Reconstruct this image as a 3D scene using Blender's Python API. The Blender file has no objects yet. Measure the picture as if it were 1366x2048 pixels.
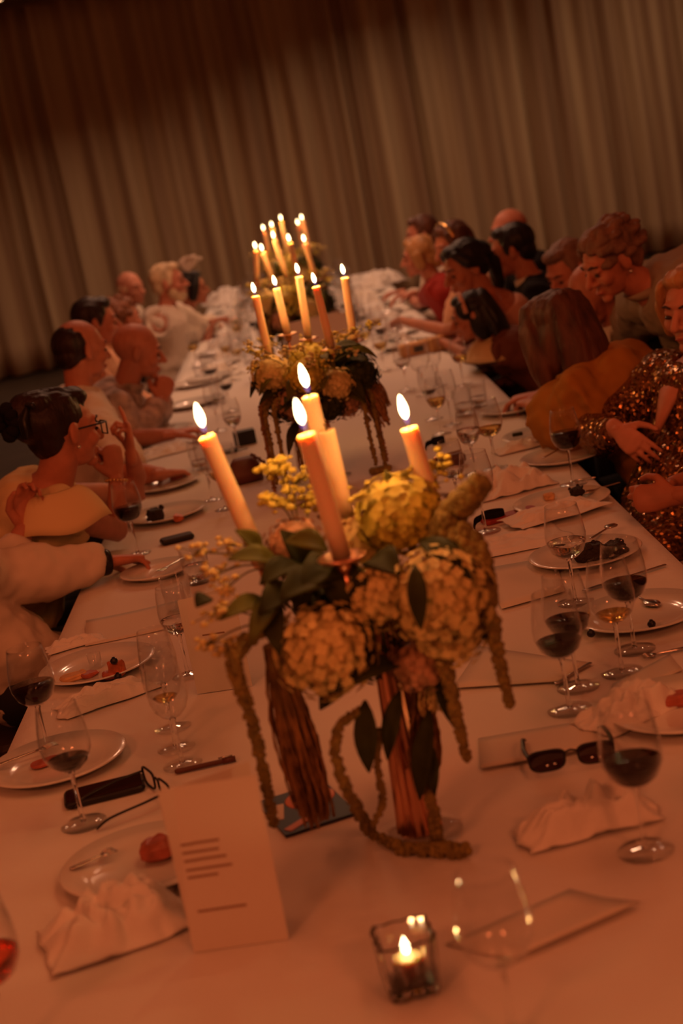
import bpy, bmesh, math, random
from mathutils import Vector, Matrix, Quaternion, noise

scene = bpy.context.scene
col = scene.collection
PI = math.pi
V = Vector

# ------------------------------------------------------------------ camera
FPX, CX, CY = 3129.0, 683.0, 1024.0          # focal length in pixels of the 1366 x 2048 frame
ROLL, PITCH, YAW = math.radians(10.9), math.radians(12.598), math.radians(0.16)
CAM = V((0.0, 0.0, 1.75))
FW = V((math.sin(YAW) * math.cos(PITCH), math.cos(YAW) * math.cos(PITCH), -math.sin(PITCH)))
R0 = FW.cross(V((0, 0, 1))).normalized()
U0 = R0.cross(FW)
XC = math.cos(ROLL) * R0 - math.sin(ROLL) * U0
YC = math.sin(ROLL) * R0 + math.cos(ROLL) * U0
cam_data = bpy.data.cameras.new('camera')
cam = bpy.data.objects.new('camera', cam_data)
col.objects.link(cam)
cam.matrix_world = Matrix(((XC.x, YC.x, -FW.x, CAM.x), (XC.y, YC.y, -FW.y, CAM.y), (XC.z, YC.z, -FW.z, CAM.z), (0, 0, 0, 1)))
cam_data.sensor_fit = 'VERTICAL'
cam_data.sensor_height = 36.0
cam_data.lens = FPX / 2048.0 * 36.0
cam_data.clip_end = 100
cam_data.dof.use_dof = True
cam_data.dof.focus_distance = 3.4
cam_data.dof.aperture_fstop = 3.2
scene.camera = cam

# ------------------------------------------------------------------ world, lights, exposure
world = bpy.data.worlds.new('room_ambience')
scene.world = world
world.use_nodes = True
bgn = world.node_tree.nodes['Background']
bgn.inputs[0].default_value = (1.0, 0.20, 0.065, 1)
bgn.inputs[1].default_value = 0.13
scene.view_settings.view_transform = 'Standard'
scene.view_settings.look = 'None'
scene.view_settings.exposure = 0.0
scene.view_settings.gamma = 1.0
scene.view_settings.use_curve_mapping = False
cy = scene.cycles
cy.max_bounces = 7; cy.diffuse_bounces = 2; cy.glossy_bounces = 3; cy.transmission_bounces = 7; cy.transparent_max_bounces = 20
cy.adaptive_threshold = 0.03
cy.caustics_reflective = False; cy.caustics_refractive = False


def lamp(name, loc, sx, sy, power, color, aim=None, spread=180):
    d = bpy.data.lights.new(name, 'AREA')
    d.shape = 'RECTANGLE'; d.size = sx; d.size_y = sy
    d.energy = power; d.color = color; d.spread = math.radians(spread)
    o = bpy.data.objects.new(name, d)
    col.objects.link(o)
    o.location = loc
    if aim is not None:
        o.rotation_euler = (V(aim) - V(loc)).to_track_quat('-Z', 'Y').to_euler()
    return o


# added red-amber fill lights, high up behind the camera
lamp('rear_fill_light', (-2.3, -2.0, 3.7), 0.9, 0.5, 50, (1.0, 0.205, 0.062), aim=(-0.2, 4.2, 0.8))
lamp('rear_fill_light', (2.0, -2.6, 3.7), 0.9, 0.5, 50, (1.0, 0.205, 0.062), aim=(0.2, 4.6, 0.8))
# ceiling strips: red-amber ones over the near half of the table, paler ones over the far half
lamp('ceiling_strip_near', (-1.1, 2.2, 3.85), 0.3, 2.4, 11, (1.0, 0.22, 0.07))
lamp('ceiling_strip_near', (1.1, 2.2, 3.85), 0.3, 2.4, 11, (1.0, 0.22, 0.07))
for lx in (-0.55, 0.5):
    for ly in (8.4, 11.3, 14.2):
        lamp('ceiling_strip_far', (lx, ly, 3.85), 0.14, 0.9, 19, (1.0, 0.48, 0.27), spread=150)
for lx, pw, sp in ((-5.0, 10, 118), (-2.0, 10, 118), (1.4, 15, 140), (4.6, 24, 165)):  # unseen wash lights added to brighten the curtain, strongest on the right
    lamp('curtain_fill_light', (lx, 15.9, 3.85), 1.2, 0.12, pw, (1.0, 0.60, 0.36), spread=sp)

# ------------------------------------------------------------------ pixel -> place helpers (used once, to read real positions)
def ray(px, py):
    return FW + (px - CX) / FPX * XC - (py - CY) / FPX * YC


def T(px, py, z=0.752):
    d = ray(px, py)
    return CAM + d * ((z - CAM.z) / d.z)


def D(px, py, y):
    d = ray(px, py)
    return CAM + d * ((y - CAM.y) / d.y)


# ------------------------------------------------------------------ object helpers
def mat_new(name):
    m = bpy.data.materials.new(name)
    m.use_nodes = True
    nt = m.node_tree
    return m, nt, nt.nodes['Principled BSDF'], nt.nodes['Material Output']


def mat(name, c, rough=0.6, metal=0.0, spec=0.5, bump=0.0, bscale=60, var=0.0, vscale=8, sss=0.0, sheen=0.0, stretch=None, trans=0.0, ior=1.45, coat=0.0):
    m, nt, b, out = mat_new(name)
    b.inputs['Base Color'].default_value = (*c, 1)
    b.inputs['Roughness'].default_value = rough
    b.inputs['Metallic'].default_value = metal
    b.inputs['Specular IOR Level'].default_value = spec
    b.inputs['IOR'].default_value = ior
    b.inputs['Transmission Weight'].default_value = trans
    b.inputs['Sheen Weight'].default_value = sheen
    b.inputs['Coat Weight'].default_value = coat
    if sss:
        b.inputs['Subsurface Weight'].default_value = sss
        b.inputs['Subsurface Radius'].default_value = (0.02, 0.009, 0.004)
        b.inputs['Subsurface Scale'].default_value = 1.0
    tc = nt.nodes.new('ShaderNodeTexCoord')
    mp = nt.nodes.new('ShaderNodeMapping')
    nt.links.new(tc.outputs['Object'], mp.inputs['Vector'])
    if stretch:
        mp.inputs['Scale'].default_value = stretch
    if var:
        n = nt.nodes.new('ShaderNodeTexNoise'); n.inputs['Scale'].default_value = vscale; n.inputs['Detail'].default_value = 4
        nt.links.new(mp.outputs['Vector'], n.inputs['Vector'])
        r = nt.nodes.new('ShaderNodeValToRGB')
        r.color_ramp.elements[0].position = 0.3; r.color_ramp.elements[1].position = 0.7
        r.color_ramp.elements[0].color = (*[max(0, x * (1 - var)) for x in c], 1)
        r.color_ramp.elements[1].color = (*[min(1, x * (1 + var)) for x in c], 1)
        nt.links.new(n.outputs['Fac'], r.inputs['Fac'])
        nt.links.new(r.outputs['Color'], b.inputs['Base Color'])
    if bump:
        n = nt.nodes.new('ShaderNodeTexNoise'); n.inputs['Scale'].default_value = bscale; n.inputs['Detail'].default_value = 5
        nt.links.new(mp.outputs['Vector'], n.inputs['Vector'])
        bp = nt.nodes.new('ShaderNodeBump'); bp.inputs['Strength'].default_value = bump; bp.inputs['Distance'].default_value = 0.01
        nt.links.new(n.outputs['Fac'], bp.inputs['Height'])
        nt.links.new(bp.outputs['Normal'], b.inputs['Normal'])
    return m


class MB:
    """collects shapes into one mesh"""
    def __init__(s):
        s.v = []; s.f = []

    def add(s, vs, fs):
        o = len(s.v)
        s.v.extend([tuple(x) for x in vs])
        s.f.extend([tuple(i + o for i in f) for f in fs])

    def box(s, c, size, M=None):
        hx, hy, hz = size[0] / 2, size[1] / 2, size[2] / 2
        vs = [V((x, y, z)) for x in (-hx, hx) for y in (-hy, hy) for z in (-hz, hz)]
        if M is not None:
            vs = [M @ x for x in vs]
        c = V(c)
        s.add([x + c for x in vs], [(0, 1, 3, 2), (4, 6, 7, 5), (0, 4, 5, 1), (2, 3, 7, 6), (0, 2, 6, 4), (1, 5, 7, 3)])

    def bevbox(s, c, size, r, M=None):
        """box with rounded vertical corners and chamfered top and bottom"""
        hx, hy, hz = size[0] / 2, size[1] / 2, size[2] / 2
        r = min(r, hx * .95, hy * .95); rz = min(r, hz) * .6
        ring = []
        for cx, cy, a0 in ((hx - r, hy - r, 0), (-hx + r, hy - r, 90), (-hx + r, -hy + r, 180), (hx - r, -hy + r, 270)):
            for k in range(4):
                a = math.radians(a0 + k * 30)
                ring.append((cx + r * math.cos(a), cy + r * math.sin(a)))
        n = len(ring); vs = []
        for z, g in ((-hz, 1 - rz / max(hx, hy)), (-hz + rz, 1), (hz - rz, 1), (hz, 1 - rz / max(hx, hy))):
            vs += [V((x * g, y * g, z)) for x, y in ring]
        if M is not None:
            vs = [M @ x for x in vs]
        c = V(c)
        fs = [tuple(range(n - 1, -1, -1)), tuple(range(3 * n, 4 * n))]
        for k in range(3):
            for i in range(n):
                j = (i + 1) % n
                fs.append((k * n + i, k * n + j, (k + 1) * n + j, (k + 1) * n + i))
        s.add([x + c for x in vs], fs)

    def ell(s, c, r, seg=14, rings=9, M=None):
        c = V(c); vs = []
        if not hasattr(r, '__len__'):
            r = (r, r, r)
        vs.append(V((0, 0, r[2])))
        for i in range(1, rings):
            t = PI * i / rings
            for j in range(seg):
                a = 2 * PI * j / seg
                vs.append(V((r[0] * math.sin(t) * math.cos(a), r[1] * math.sin(t) * math.sin(a), r[2] * math.cos(t))))
        vs.append(V((0, 0, -r[2])))
        if M is not None:
            vs = [M @ x for x in vs]
        fs = []
        for j in range(seg):
            k = (j + 1) % seg
            fs.append((0, 1 + j, 1 + k))
            for i in range(rings - 2):
                a = 1 + i * seg
                fs.append((a + j, a + seg + j, a + seg + k, a + k))
            a = 1 + (rings - 2) * seg
            fs.append((a + j, len(vs) - 1, a + k))
        s.add([x + c for x in vs], fs)

    def tube(s, pts, radii, seg=8, side=None, round_ends=False):
        """radii: number, or one per point, or (a, b) pairs with a along `side`"""
        pts = [V(p) for p in pts]
        n = len(pts)
        if not hasattr(radii, '__len__'):
            radii = [radii] * n
        radii = [(r, r) if not hasattr(r, '__len__') else r for r in radii]
        if round_ends:
            def cap(p, q, r, first):
                d = (p - q).normalized()
                m = (r[0] + r[1]) / 2
                out = [(p + d * m * 0.55, (r[0] * .84, r[1] * .84)), (p + d * m * 0.9, (r[0] * .42, r[1] * .42))]
                return out
            a = cap(pts[0], pts[1], radii[0], True); b = cap(pts[-1], pts[-2], radii[-1], False)
            pts = [a[1][0], a[0][0]] + pts + [b[0][0], b[1][0]]
            radii = [a[1][1], a[0][1]] + list(radii) + [b[0][1], b[1][1]]
            n = len(pts)
        vs = []; prev = None
        for i in range(n):
            t = (pts[min(i + 1, n - 1)] - pts[max(i - 1, 0)])
            if t.length < 1e-9:
                t = V((0, 0, 1))
            t.normalize()
            if prev is None:
                ref = V(side) if side is not None else (V((0, 0, 1)) if abs(t.z) < .9 else V((1, 0, 0)))
            else:
                ref = V(side) if side is not None else prev
            x = (ref - t * ref.dot(t))
            if x.length < 1e-6:
                x = t.orthogonal()
            x.normalize(); prev = x
            y = t.cross(x)
            for j in range(seg):
                a = 2 * PI * j / seg
                vs.append(pts[i] + x * (radii[i][0] * math.cos(a)) + y * (radii[i][1] * math.sin(a)))
        fs = []
        for i in range(n - 1):
            for j in range(seg):
                k = (j + 1) % seg
                fs.append((i * seg + j, i * seg + k, (i + 1) * seg + k, (i + 1) * seg + j))
        fs.append(tuple(range(seg - 1, -1, -1)))
        fs.append(tuple((n - 1) * seg + j for j in range(seg)))
        s.add(vs, fs)

    def lathe(s, prof, c=(0, 0, 0), seg=28, M=None):
        c = V(c); vs = []; fs = []; idx = []
        for r, z in prof:
            if r < 1e-6:
                idx.append([len(vs)]); vs.append(V((0, 0, z)))
            else:
                idx.append(list(range(len(vs), len(vs) + seg)))
                vs += [V((r * math.cos(2 * PI * j / seg), r * math.sin(2 * PI * j / seg), z)) for j in range(seg)]
        for a, b in zip(idx[:-1], idx[1:]):
            for j in range(seg):
                k = (j + 1) % seg
                if len(a) == 1 and len(b) == 1:
                    continue
                if len(a) == 1:
                    fs.append((a[0], b[k], b[j]))
                elif len(b) == 1:
                    fs.append((a[j], a[k], b[0]))
                else:
                    fs.append((a[j], a[k], b[k], b[j]))
        if M is not None:
            vs = [M @ x for x in vs]
        s.add([x + c for x in vs], fs)

    def sheet(s, nu, nv, fn):
        vs = [fn(i / nu, j / nv) for j in range(nv + 1) for i in range(nu + 1)]
        fs = []
        for j in range(nv):
            for i in range(nu):
                a = j * (nu + 1) + i
                fs.append((a, a + 1, a + nu + 2, a + nu + 1))
        s.add(vs, fs)

    def mesh(s, name):
        me = bpy.data.meshes.new(name)
        me.from_pydata(s.v, [], s.f)
        me.update()
        return me


def link(name, me, material, parent=None, smooth=True, loc=None):
    if material is not None:
        if not me.materials:
            me.materials.append(material)
    if smooth:
        me.polygons.foreach_set('use_smooth', [True] * len(me.polygons))
    o = bpy.data.objects.new(name, me)
    col.objects.link(o)
    if parent is not None:
        o.parent = parent
    if loc is not None:
        o.location = loc
    return o


def obj(name, mb, material, parent=None, smooth=True, loc=None, solid=0.0):
    o = link(name, mb.mesh(name), material, parent, smooth, loc)
    if solid:
        md = o.modifiers.new('thickness', 'SOLIDIFY'); md.thickness = solid; md.offset = 0
    return o


def tag(o, label, cat, group=None):
    o['label'] = label; o['category'] = cat
    if group:
        o['group'] = group
    return o


def thing(name, label, cat, loc=(0, 0, 0), rz=0.0, group=None):
    o = bpy.data.objects.new(name, None)
    col.objects.link(o)
    o.location = loc; o.rotation_euler = (0, 0, rz)
    o.empty_display_size = 0.05
    return tag(o, label, cat, group)


def struct(o):
    o['kind'] = 'structure'
    return o


def remesh(mb, voxel, smooth=4, name='body'):
    me = mb.mesh(name)
    o = bpy.data.objects.new('tmp', me)
    col.objects.link(o)
    m = o.modifiers.new('r', 'REMESH'); m.mode = 'VOXEL'; m.voxel_size = voxel; m.adaptivity = 0
    if smooth:
        m = o.modifiers.new('s', 'SMOOTH'); m.factor = 0.5; m.iterations = smooth
    dg = bpy.context.evaluated_depsgraph_get()
    out = bpy.data.meshes.new_from_object(o.evaluated_get(dg), depsgraph=dg)
    bpy.data.objects.remove(o)
    bpy.data.meshes.remove(me)
    out.name = name
    return out


def push_out(me, fn):
    """moves every vertex along its normal by fn(position)"""
    n = len(me.vertices)
    co = [0.0] * (3 * n); no = [0.0] * (3 * n)
    me.vertices.foreach_get('co', co)
    me.vertex_normals.foreach_get('vector', no)
    for a in range(0, 3 * n, 3):
        d = fn(V((co[a], co[a + 1], co[a + 2])))
        co[a] += no[a] * d; co[a + 1] += no[a + 1] * d; co[a + 2] += no[a + 2] * d
    me.vertices.foreach_set('co', co)
    me.update()


def join_meshes(meshes, name):
    vs = []; fs = []
    for me in meshes:
        o = len(vs)
        vs += [tuple(v.co) for v in me.vertices]
        fs += [tuple(i + o for i in p.vertices) for p in me.polygons]
        bpy.data.meshes.remove(me)
    out = bpy.data.meshes.new(name)
    out.from_pydata(vs, [], fs)
    out.update()
    return out


def bez(pts, n):
    """Catmull-Rom through pts, n samples per span"""
    pts = [V(p) for p in pts]
    P = [pts[0] * 2 - pts[1]] + pts + [pts[-1] * 2 - pts[-2]]
    out = []
    for i in range(1, len(P) - 2):
        for k in range(n):
            t = k / n
            a, b, c, d = P[i - 1], P[i], P[i + 1], P[i + 2]
            out.append(0.5 * ((2 * b) + (c - a) * t + (2 * a - 5 * b + 4 * c - d) * t * t + (3 * b - a - 3 * c + d) * t ** 3))
    out.append(pts[-1])
    return out


# ------------------------------------------------------------------ materials
M = {}
M['cloth'] = mat('white_linen', (0.70, 0.66, 0.62), 0.85, bump=0.25, bscale=35, spec=0.2, sheen=0.1)
M['napkin'] = mat('white_napkin', (0.74, 0.70, 0.66), 0.9, bump=0.15, bscale=120, spec=0.15)
M['paper'] = mat('cream_card', (0.66, 0.60, 0.53), 0.8, bump=0.05, bscale=200, spec=0.2)
M['ink'] = mat('faint_ink', (0.27, 0.16, 0.11), 0.8)
M['ceramic'] = mat('white_ceramic', (0.72, 0.69, 0.65), 0.16, spec=0.6, coat=0.3)
M['wax'] = mat('ivory_wax', (0.82, 0.61, 0.37), 0.45, sss=0.6, spec=0.35)
M['wick'] = mat('burnt_wick', (0.01, 0.008, 0.006), 0.9)
M['rose'] = mat('rose_gold', (0.72, 0.36, 0.22), 0.28, metal=1.0)
M['steel'] = mat('polished_steel', (0.62, 0.56, 0.5), 0.2, metal=1.0)
M['black'] = mat('black_plastic', (0.012, 0.010, 0.010), 0.32, spec=0.4)
M['blackcloth'] = mat('black_cloth', (0.012, 0.010, 0.010), 0.9, spec=0.1, bump=0.1)
M['wood'] = mat('dark_stained_wood', (0.035, 0.016, 0.009), 0.5, var=0.4, vscale=14, stretch=(1, 8, 1))
M['floor'] = mat('dark_floor', (0.045, 0.028, 0.018), 0.55, var=0.3, vscale=2.5, bump=0.05)
M['ceiling'] = mat('brown_ceiling', (0.20, 0.115, 0.07), 0.8)
M['leafd'] = mat('dark_leaf', (0.030, 0.034, 0.007), 0.6, spec=0.18, var=0.4, vscale=20)
M['leafg'] = mat('green_leaf', (0.085, 0.085, 0.010), 0.6, spec=0.2, var=0.35, vscale=20)
M['stem'] = mat('green_stem', (0.10, 0.085, 0.02), 0.6)
M['bloomc'] = mat('cream_petal', (0.66, 0.52, 0.20), 0.6, var=0.2, vscale=30)
M['bloomy'] = mat('yellow_green_petal', (0.58, 0.48, 0.07), 0.6, var=0.25, vscale=30)
M['bloomp'] = mat('dusky_pink_petal', (0.48, 0.26, 0.15), 0.6, var=0.25, vscale=30)
M['amar'] = mat('green_amaranth', (0.20, 0.145, 0.035), 0.85, var=0.4, vscale=60)
M['wheat'] = mat('rust_amaranth', (0.27, 0.135, 0.045), 0.85, var=0.4, vscale=50)
M['berry'] = mat('dark_berry', (0.012, 0.008, 0.012), 0.35)
M['cake'] = mat('dark_chocolate_cake', (0.02, 0.010, 0.007), 0.7, bump=0.6, bscale=90)
M['fruit'] = mat('orange_fruit', (0.50, 0.12, 0.04), 0.4, var=0.4, vscale=50)
M['pink'] = mat('pink_sauce', (0.42, 0.10, 0.06), 0.4, var=0.3, vscale=40)
M['bread'] = mat('pale_bread', (0.62, 0.36, 0.17), 0.8, var=0.2, vscale=40)
M['leather'] = mat('brown_leather', (0.11, 0.032, 0.018), 0.5, bump=0.1, bscale=150)
M['red'] = mat('red_case', (0.30, 0.03, 0.015), 0.45)
M['kraft'] = mat('kraft_card', (0.62, 0.33, 0.12), 0.7)
M['blue'] = mat('dark_blue_print', (0.015, 0.018, 0.035), 0.5)
M['orangep'] = mat('orange_print', (0.55, 0.17, 0.06), 0.5)
M['gold'] = mat('gold_metal', (0.8, 0.5, 0.2), 0.25, metal=1.0)
M['lens'] = mat('dark_lens', (0.03, 0.008, 0.006), 0.05, spec=0.8)


def glass_thin(name, tint=(1, 1, 1), ior=1.5):
    m = bpy.data.materials.new(name); m.use_nodes = True
    nt = m.node_tree; nt.nodes.clear()
    out = nt.nodes.new('ShaderNodeOutputMaterial')
    lw = nt.nodes.new('ShaderNodeLayerWeight'); lw.inputs['Blend'].default_value = 0.5     # Schlick reflectance of a thin wall
    pw = nt.nodes.new('ShaderNodeMath'); pw.operation = 'POWER'; pw.inputs[1].default_value = 3.2
    nt.links.new(lw.outputs['Facing'], pw.inputs[0])
    fr = nt.nodes.new('ShaderNodeMath'); fr.operation = 'MULTIPLY_ADD'; fr.inputs[1].default_value = 0.75; fr.inputs[2].default_value = 0.022
    nt.links.new(pw.outputs[0], fr.inputs[0])
    tr = nt.nodes.new('ShaderNodeBsdfTransparent'); tr.inputs[0].default_value = (*tint, 1)
    gl = nt.nodes.new('ShaderNodeBsdfGlossy'); gl.inputs['Roughness'].default_value = 0.03
    gl.inputs[0].default_value = (1, 1, 1, 1)
    mx = nt.nodes.new('ShaderNodeMixShader')
    nt.links.new(fr.outputs[0], mx.inputs[0]); nt.links.new(tr.outputs[0], mx.inputs[1]); nt.links.new(gl.outputs[0], mx.inputs[2])
    nt.links.new(mx.outputs[0], out.inputs[0])
    return m


def glass_solid(name, c=(1, 1, 1), ior=1.45, rough=0.0):
    m = bpy.data.materials.new(name); m.use_nodes = True
    nt = m.node_tree; nt.nodes.clear()
    out = nt.nodes.new('ShaderNodeOutputMaterial')
    g = nt.nodes.new('ShaderNodeBsdfGlass'); g.inputs['Color'].default_value = (*c, 1); g.inputs['IOR'].default_value = ior
    g.inputs['Roughness'].default_value = rough
    nt.links.new(g.outputs[0], out.inputs[0])
    return m


M['glass'] = glass_thin('thin_clear_glass', (0.97, 0.97, 0.97))
M['stemglass'] = glass_solid('clear_glass')
M['water'] = glass_solid('clear_water', (1, 1, 1), 1.33)
M['white'] = glass_solid('pale_wine', (1, 0.86, 0.5), 1.33)
M['winered'] = mat('red_wine', (0.012, 0.0010, 0.0018), 0.05, spec=0.12)
M['rosewine'] = glass_solid('rose_wine', (1, 0.35, 0.18), 1.33)


def flame_mat(name, c, s):
    m = bpy.data.materials.new(name); m.use_nodes = True
    nt = m.node_tree; nt.nodes.clear()
    out = nt.nodes.new('ShaderNodeOutputMaterial')
    e = nt.nodes.new('ShaderNodeEmission'); e.inputs[0].default_value = (*c, 1); e.inputs[1].default_value = s
    t = nt.nodes.new('ShaderNodeBsdfTransparent')
    a = nt.nodes.new('ShaderNodeAddShader')
    nt.links.new(e.outputs[0], a.inputs[0]); nt.links.new(t.outputs[0], a.inputs[1]); nt.links.new(a.outputs[0], out.inputs[0])
    return m


M['flame'] = flame_mat('candle_flame', (1.0, 0.72, 0.36), 6.0)
M['flameblue'] = flame_mat('candle_flame_root', (0.10, 0.10, 0.6), 0.25)
M['lampglow'] = flame_mat('lamp_glow', (1.0, 0.6, 0.3), 3.0)

# ------------------------------------------------------------------ the room
YB = 18.0
mb = MB(); mb.box((0, 9, -0.05), (18, 24, 0.1))
struct(obj('floor', mb, M['floor'], smooth=False))
mb = MB(); mb.box((0, YB + 0.45, 2.0), (18, 0.1, 4.2))
struct(obj('wall_back', mb, mat('back_wall', (0.12, 0.07, 0.045), 0.9), smooth=False))
mb = MB(); mb.box((0, 13.2, 4.07), (18, 10.4, 0.2))
struct(obj('ceiling', mb, M['ceiling'], smooth=False))


def curtain_mat():
    m, nt, b, out = mat_new('beige_curtain')
    b.inputs['Roughness'].default_value = 0.9
    b.inputs['Specular IOR Level'].default_value = 0.15
    tc = nt.nodes.new('ShaderNodeTexCoord'); mp = nt.nodes.new('ShaderNodeMapping')
    mp.inputs['Scale'].default_value = (3.2, 0.0, 0.06)
    nt.links.new(tc.outputs['Object'], mp.inputs['Vector'])
    n = nt.nodes.new('ShaderNodeTexNoise'); n.inputs['Scale'].default_value = 2.0; n.inputs['Detail'].default_value = 3
    nt.links.new(mp.outputs['Vector'], n.inputs['Vector'])
    r = nt.nodes.new('ShaderNodeValToRGB')
    r.color_ramp.elements[0].position = 0.35; r.color_ramp.elements[1].position = 0.65
    r.color_ramp.elements[0].color = (0.36, 0.235, 0.145, 1)
    r.color_ramp.elements[1].color = (0.58, 0.44, 0.27, 1)
    nt.links.new(n.outputs['Fac'], r.inputs['Fac']); nt.links.new(r.outputs['Color'], b.inputs['Base Color'])
    return m


rnd = random.Random(5)
xs = [-8.4]; ys = []
prof = []
x = -8.4; side = 1
while x < 8.4:
    w = rnd.choice((0.07, 0.09, 0.12, 0.15, 0.19)) * rnd.uniform(0.85, 1.2)
    prof.append((x, side * rnd.uniform(0.05, 0.11))); x += w; side = -side
prof.append((x, 0))
cols = []
for (x0, d0), (x1, d1) in zip(prof[:-1], prof[1:]):
    for k in range(4):
        t = k / 4; s = (1 - math.cos(PI * t)) / 2
        cols.append((x0 + (x1 - x0) * t, d0 + (d1 - d0) * s))
ROWS = 12
mb = MB()
vs = []; fs = []
for j in range(ROWS + 1):
    h = j / ROWS; z = 0.03 + h * 3.92
    for (cx, dd) in cols:
        wob = 0.03 * noise.noise(V((cx * 1.3, h * 2.2, 0)))
        vs.append((cx + wob, YB + dd * (1.0 - 0.25 * h) - 0.02, z))
n = len(cols)
for j in range(ROWS):
    for i in range(n - 1):
        fs.append((j * n + i, j * n + i + 1, (j + 1) * n + i + 1, (j + 1) * n + i))
mb.add(vs, fs)
c = obj('curtain', mb, curtain_mat(), solid=0.006)
tag(c, 'floor-length beige pleated curtain hanging across the whole back of the room', 'curtain')
mb = MB(); mb.box((0, YB - 0.02, 3.955), (17, 0.06, 0.03))
r_ = obj('curtain_track', mb, M['ceiling'], c, smooth=False)
# recessed lamp whose rim just shows in the top left corner
p = T(-6, -2, 3.965)
t = thing('recessed_ceiling_light', 'small round glowing ceiling light in the top left corner', 'ceiling light', (p.x, p.y, 3.95))
mb = MB(); mb.lathe([(0.05, 0), (0.065, 0), (0.07, 0.018), (0.05, 0.018)], seg=20); obj('rim', mb, M['steel'], t)
mb = MB(); mb.lathe([(0, 0.004), (0.05, 0.004), (0.05, 0.012), (0, 0.012)], seg=20); obj('diffuser', mb, M['lampglow'], t)

# ------------------------------------------------------------------ table and cloth
TW, TY0, TY1 = 0.72, 0.55, 13.5
t = thing('banquet_table', 'long banquet table under the white cloth', 'table', (0, 0, 0))
mb = MB(); mb.box((0, (TY0 + TY1) / 2, 0.73), (2 * TW - 0.006, TY1 - TY0, 0.035)); obj('tabletop', mb, M['wood'], t, smooth=False)
for yy in (0.8, 3.9, 7.0, 10.1, 13.2):
    for sx in (-0.6, 0.6):
        mb = MB(); mb.tube([(sx, yy, 0.0), (sx, yy, 0.715)], 0.025, 10); obj('leg', mb, M['wood'], t)
mb = MB()
NU, NV = 40, 420


def clothfn(u, v):
    y = TY0 - 0.012 + (TY1 - TY0 + 0.024) * v
    s = (u - 0.5) * 2
    flat = 0.80
    w = TW + 0.004
    if abs(s) < flat:
        x = s / flat * w; z = 0.7505 + 0.0012 * noise.noise(V((x * 5, y * 4, 1))) * min(1, (1 - abs(s) / flat) * 8)
    else:
        k = (abs(s) - flat) / (1 - flat)
        x = math.copysign(w + 0.010 * math.sin(min(1, k * 6) * PI / 2) + k * 0.018 * math.sin(y * 9 + 3 * math.sin(y * 1.7)), s)
        z = 0.7505 - k * 0.26
    return V((x, y, z))


mb.sheet(NU, NV, clothfn)
tag(obj('tablecloth', mb, M['cloth']), 'long white linen cloth spread over the whole banquet table', 'tablecloth')
TZ = 0.752

# ------------------------------------------------------------------ people
def skin_mat(name, c):
    return mat(name, c, 0.5, spec=0.35, var=0.12, vscale=25)


M['skin1'] = skin_mat('rosy_skin', (0.46, 0.17, 0.105))
M['skin2'] = skin_mat('tanned_skin', (0.38, 0.135, 0.075))
M['skin3'] = skin_mat('fair_skin', (0.54, 0.23, 0.15))
M['hair_dark'] = mat('dark_brown_hair', (0.020, 0.008, 0.006), 0.45, var=0.5, vscale=30, bump=0.5, bscale=70, stretch=(1, 1, 0.12), spec=0.35)
M['hair_black'] = mat('black_hair', (0.007, 0.004, 0.004), 0.45, bump=0.4, bscale=70, stretch=(1, 1, 0.15), spec=0.35)
M['hair_brown'] = mat('chestnut_hair', (0.085, 0.030, 0.016), 0.5, var=0.5, vscale=30, bump=0.5, bscale=70, stretch=(1, 1, 0.12), spec=0.35)
M['hair_auburn'] = mat('auburn_curls', (0.17, 0.055, 0.022), 0.6, var=0.4, vscale=40, bump=0.8, bscale=45)
M['hair_grey'] = mat('grey_hair', (0.17, 0.085, 0.055), 0.6, var=0.4, vscale=30, bump=0.5, bscale=60, stretch=(1, 1, 0.3))
M['hair_white'] = mat('white_hair', (0.55, 0.40, 0.24), 0.6, var=0.3, vscale=30, bump=0.5, bscale=60, stretch=(1, 1, 0.3))
M['hair_blond'] = mat('blond_hair', (0.42, 0.21, 0.075), 0.5, var=0.35, vscale=30, bump=0.5, bscale=60, stretch=(1, 1, 0.15))
M['shirt_white'] = mat('white_shirt', (0.66, 0.56, 0.47), 0.85, bump=0.2, bscale=18, spec=0.15)
M['shirt_cream'] = mat('cream_top', (0.70, 0.51, 0.27), 0.85, bump=0.15, bscale=18, spec=0.15)
M['shirt_peach'] = mat('peach_shirt', (0.62, 0.33, 0.20), 0.85, bump=0.15, bscale=18)
M['shirt_pattern'] = mat('patterned_shirt', (0.42, 0.31, 0.27), 0.85, var=0.5, vscale=22, bump=0.15, bscale=18)
M['suit'] = mat('black_suit', (0.010, 0.008, 0.009), 0.85, spec=0.15, bump=0.15, bscale=20)
M['mustard'] = mat('mustard_shirt', (0.36, 0.16, 0.028), 0.85, bump=0.2, bscale=14, spec=0.15)
M['beige'] = mat('beige_top', (0.30, 0.22, 0.155), 0.9, bump=0.1, bscale=16, spec=0.1)
M['reddress'] = mat('red_dress', (0.30, 0.016, 0.010), 0.8)
M['pinkdress'] = mat('pale_pink_dress', (0.52, 0.26, 0.18), 0.8, bump=0.1)
M['browndress'] = mat('brown_dress', (0.14, 0.04, 0.022), 0.8)
M['trouser_dark'] = mat('dark_trousers', (0.014, 0.010, 0.010), 0.9)
M['trouser_pink'] = mat('pale_trousers', (0.50, 0.30, 0.21), 0.85, bump=0.1, bscale=14)
M['tie'] = mat('gold_tie', (0.45, 0.22, 0.06), 0.6)


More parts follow.
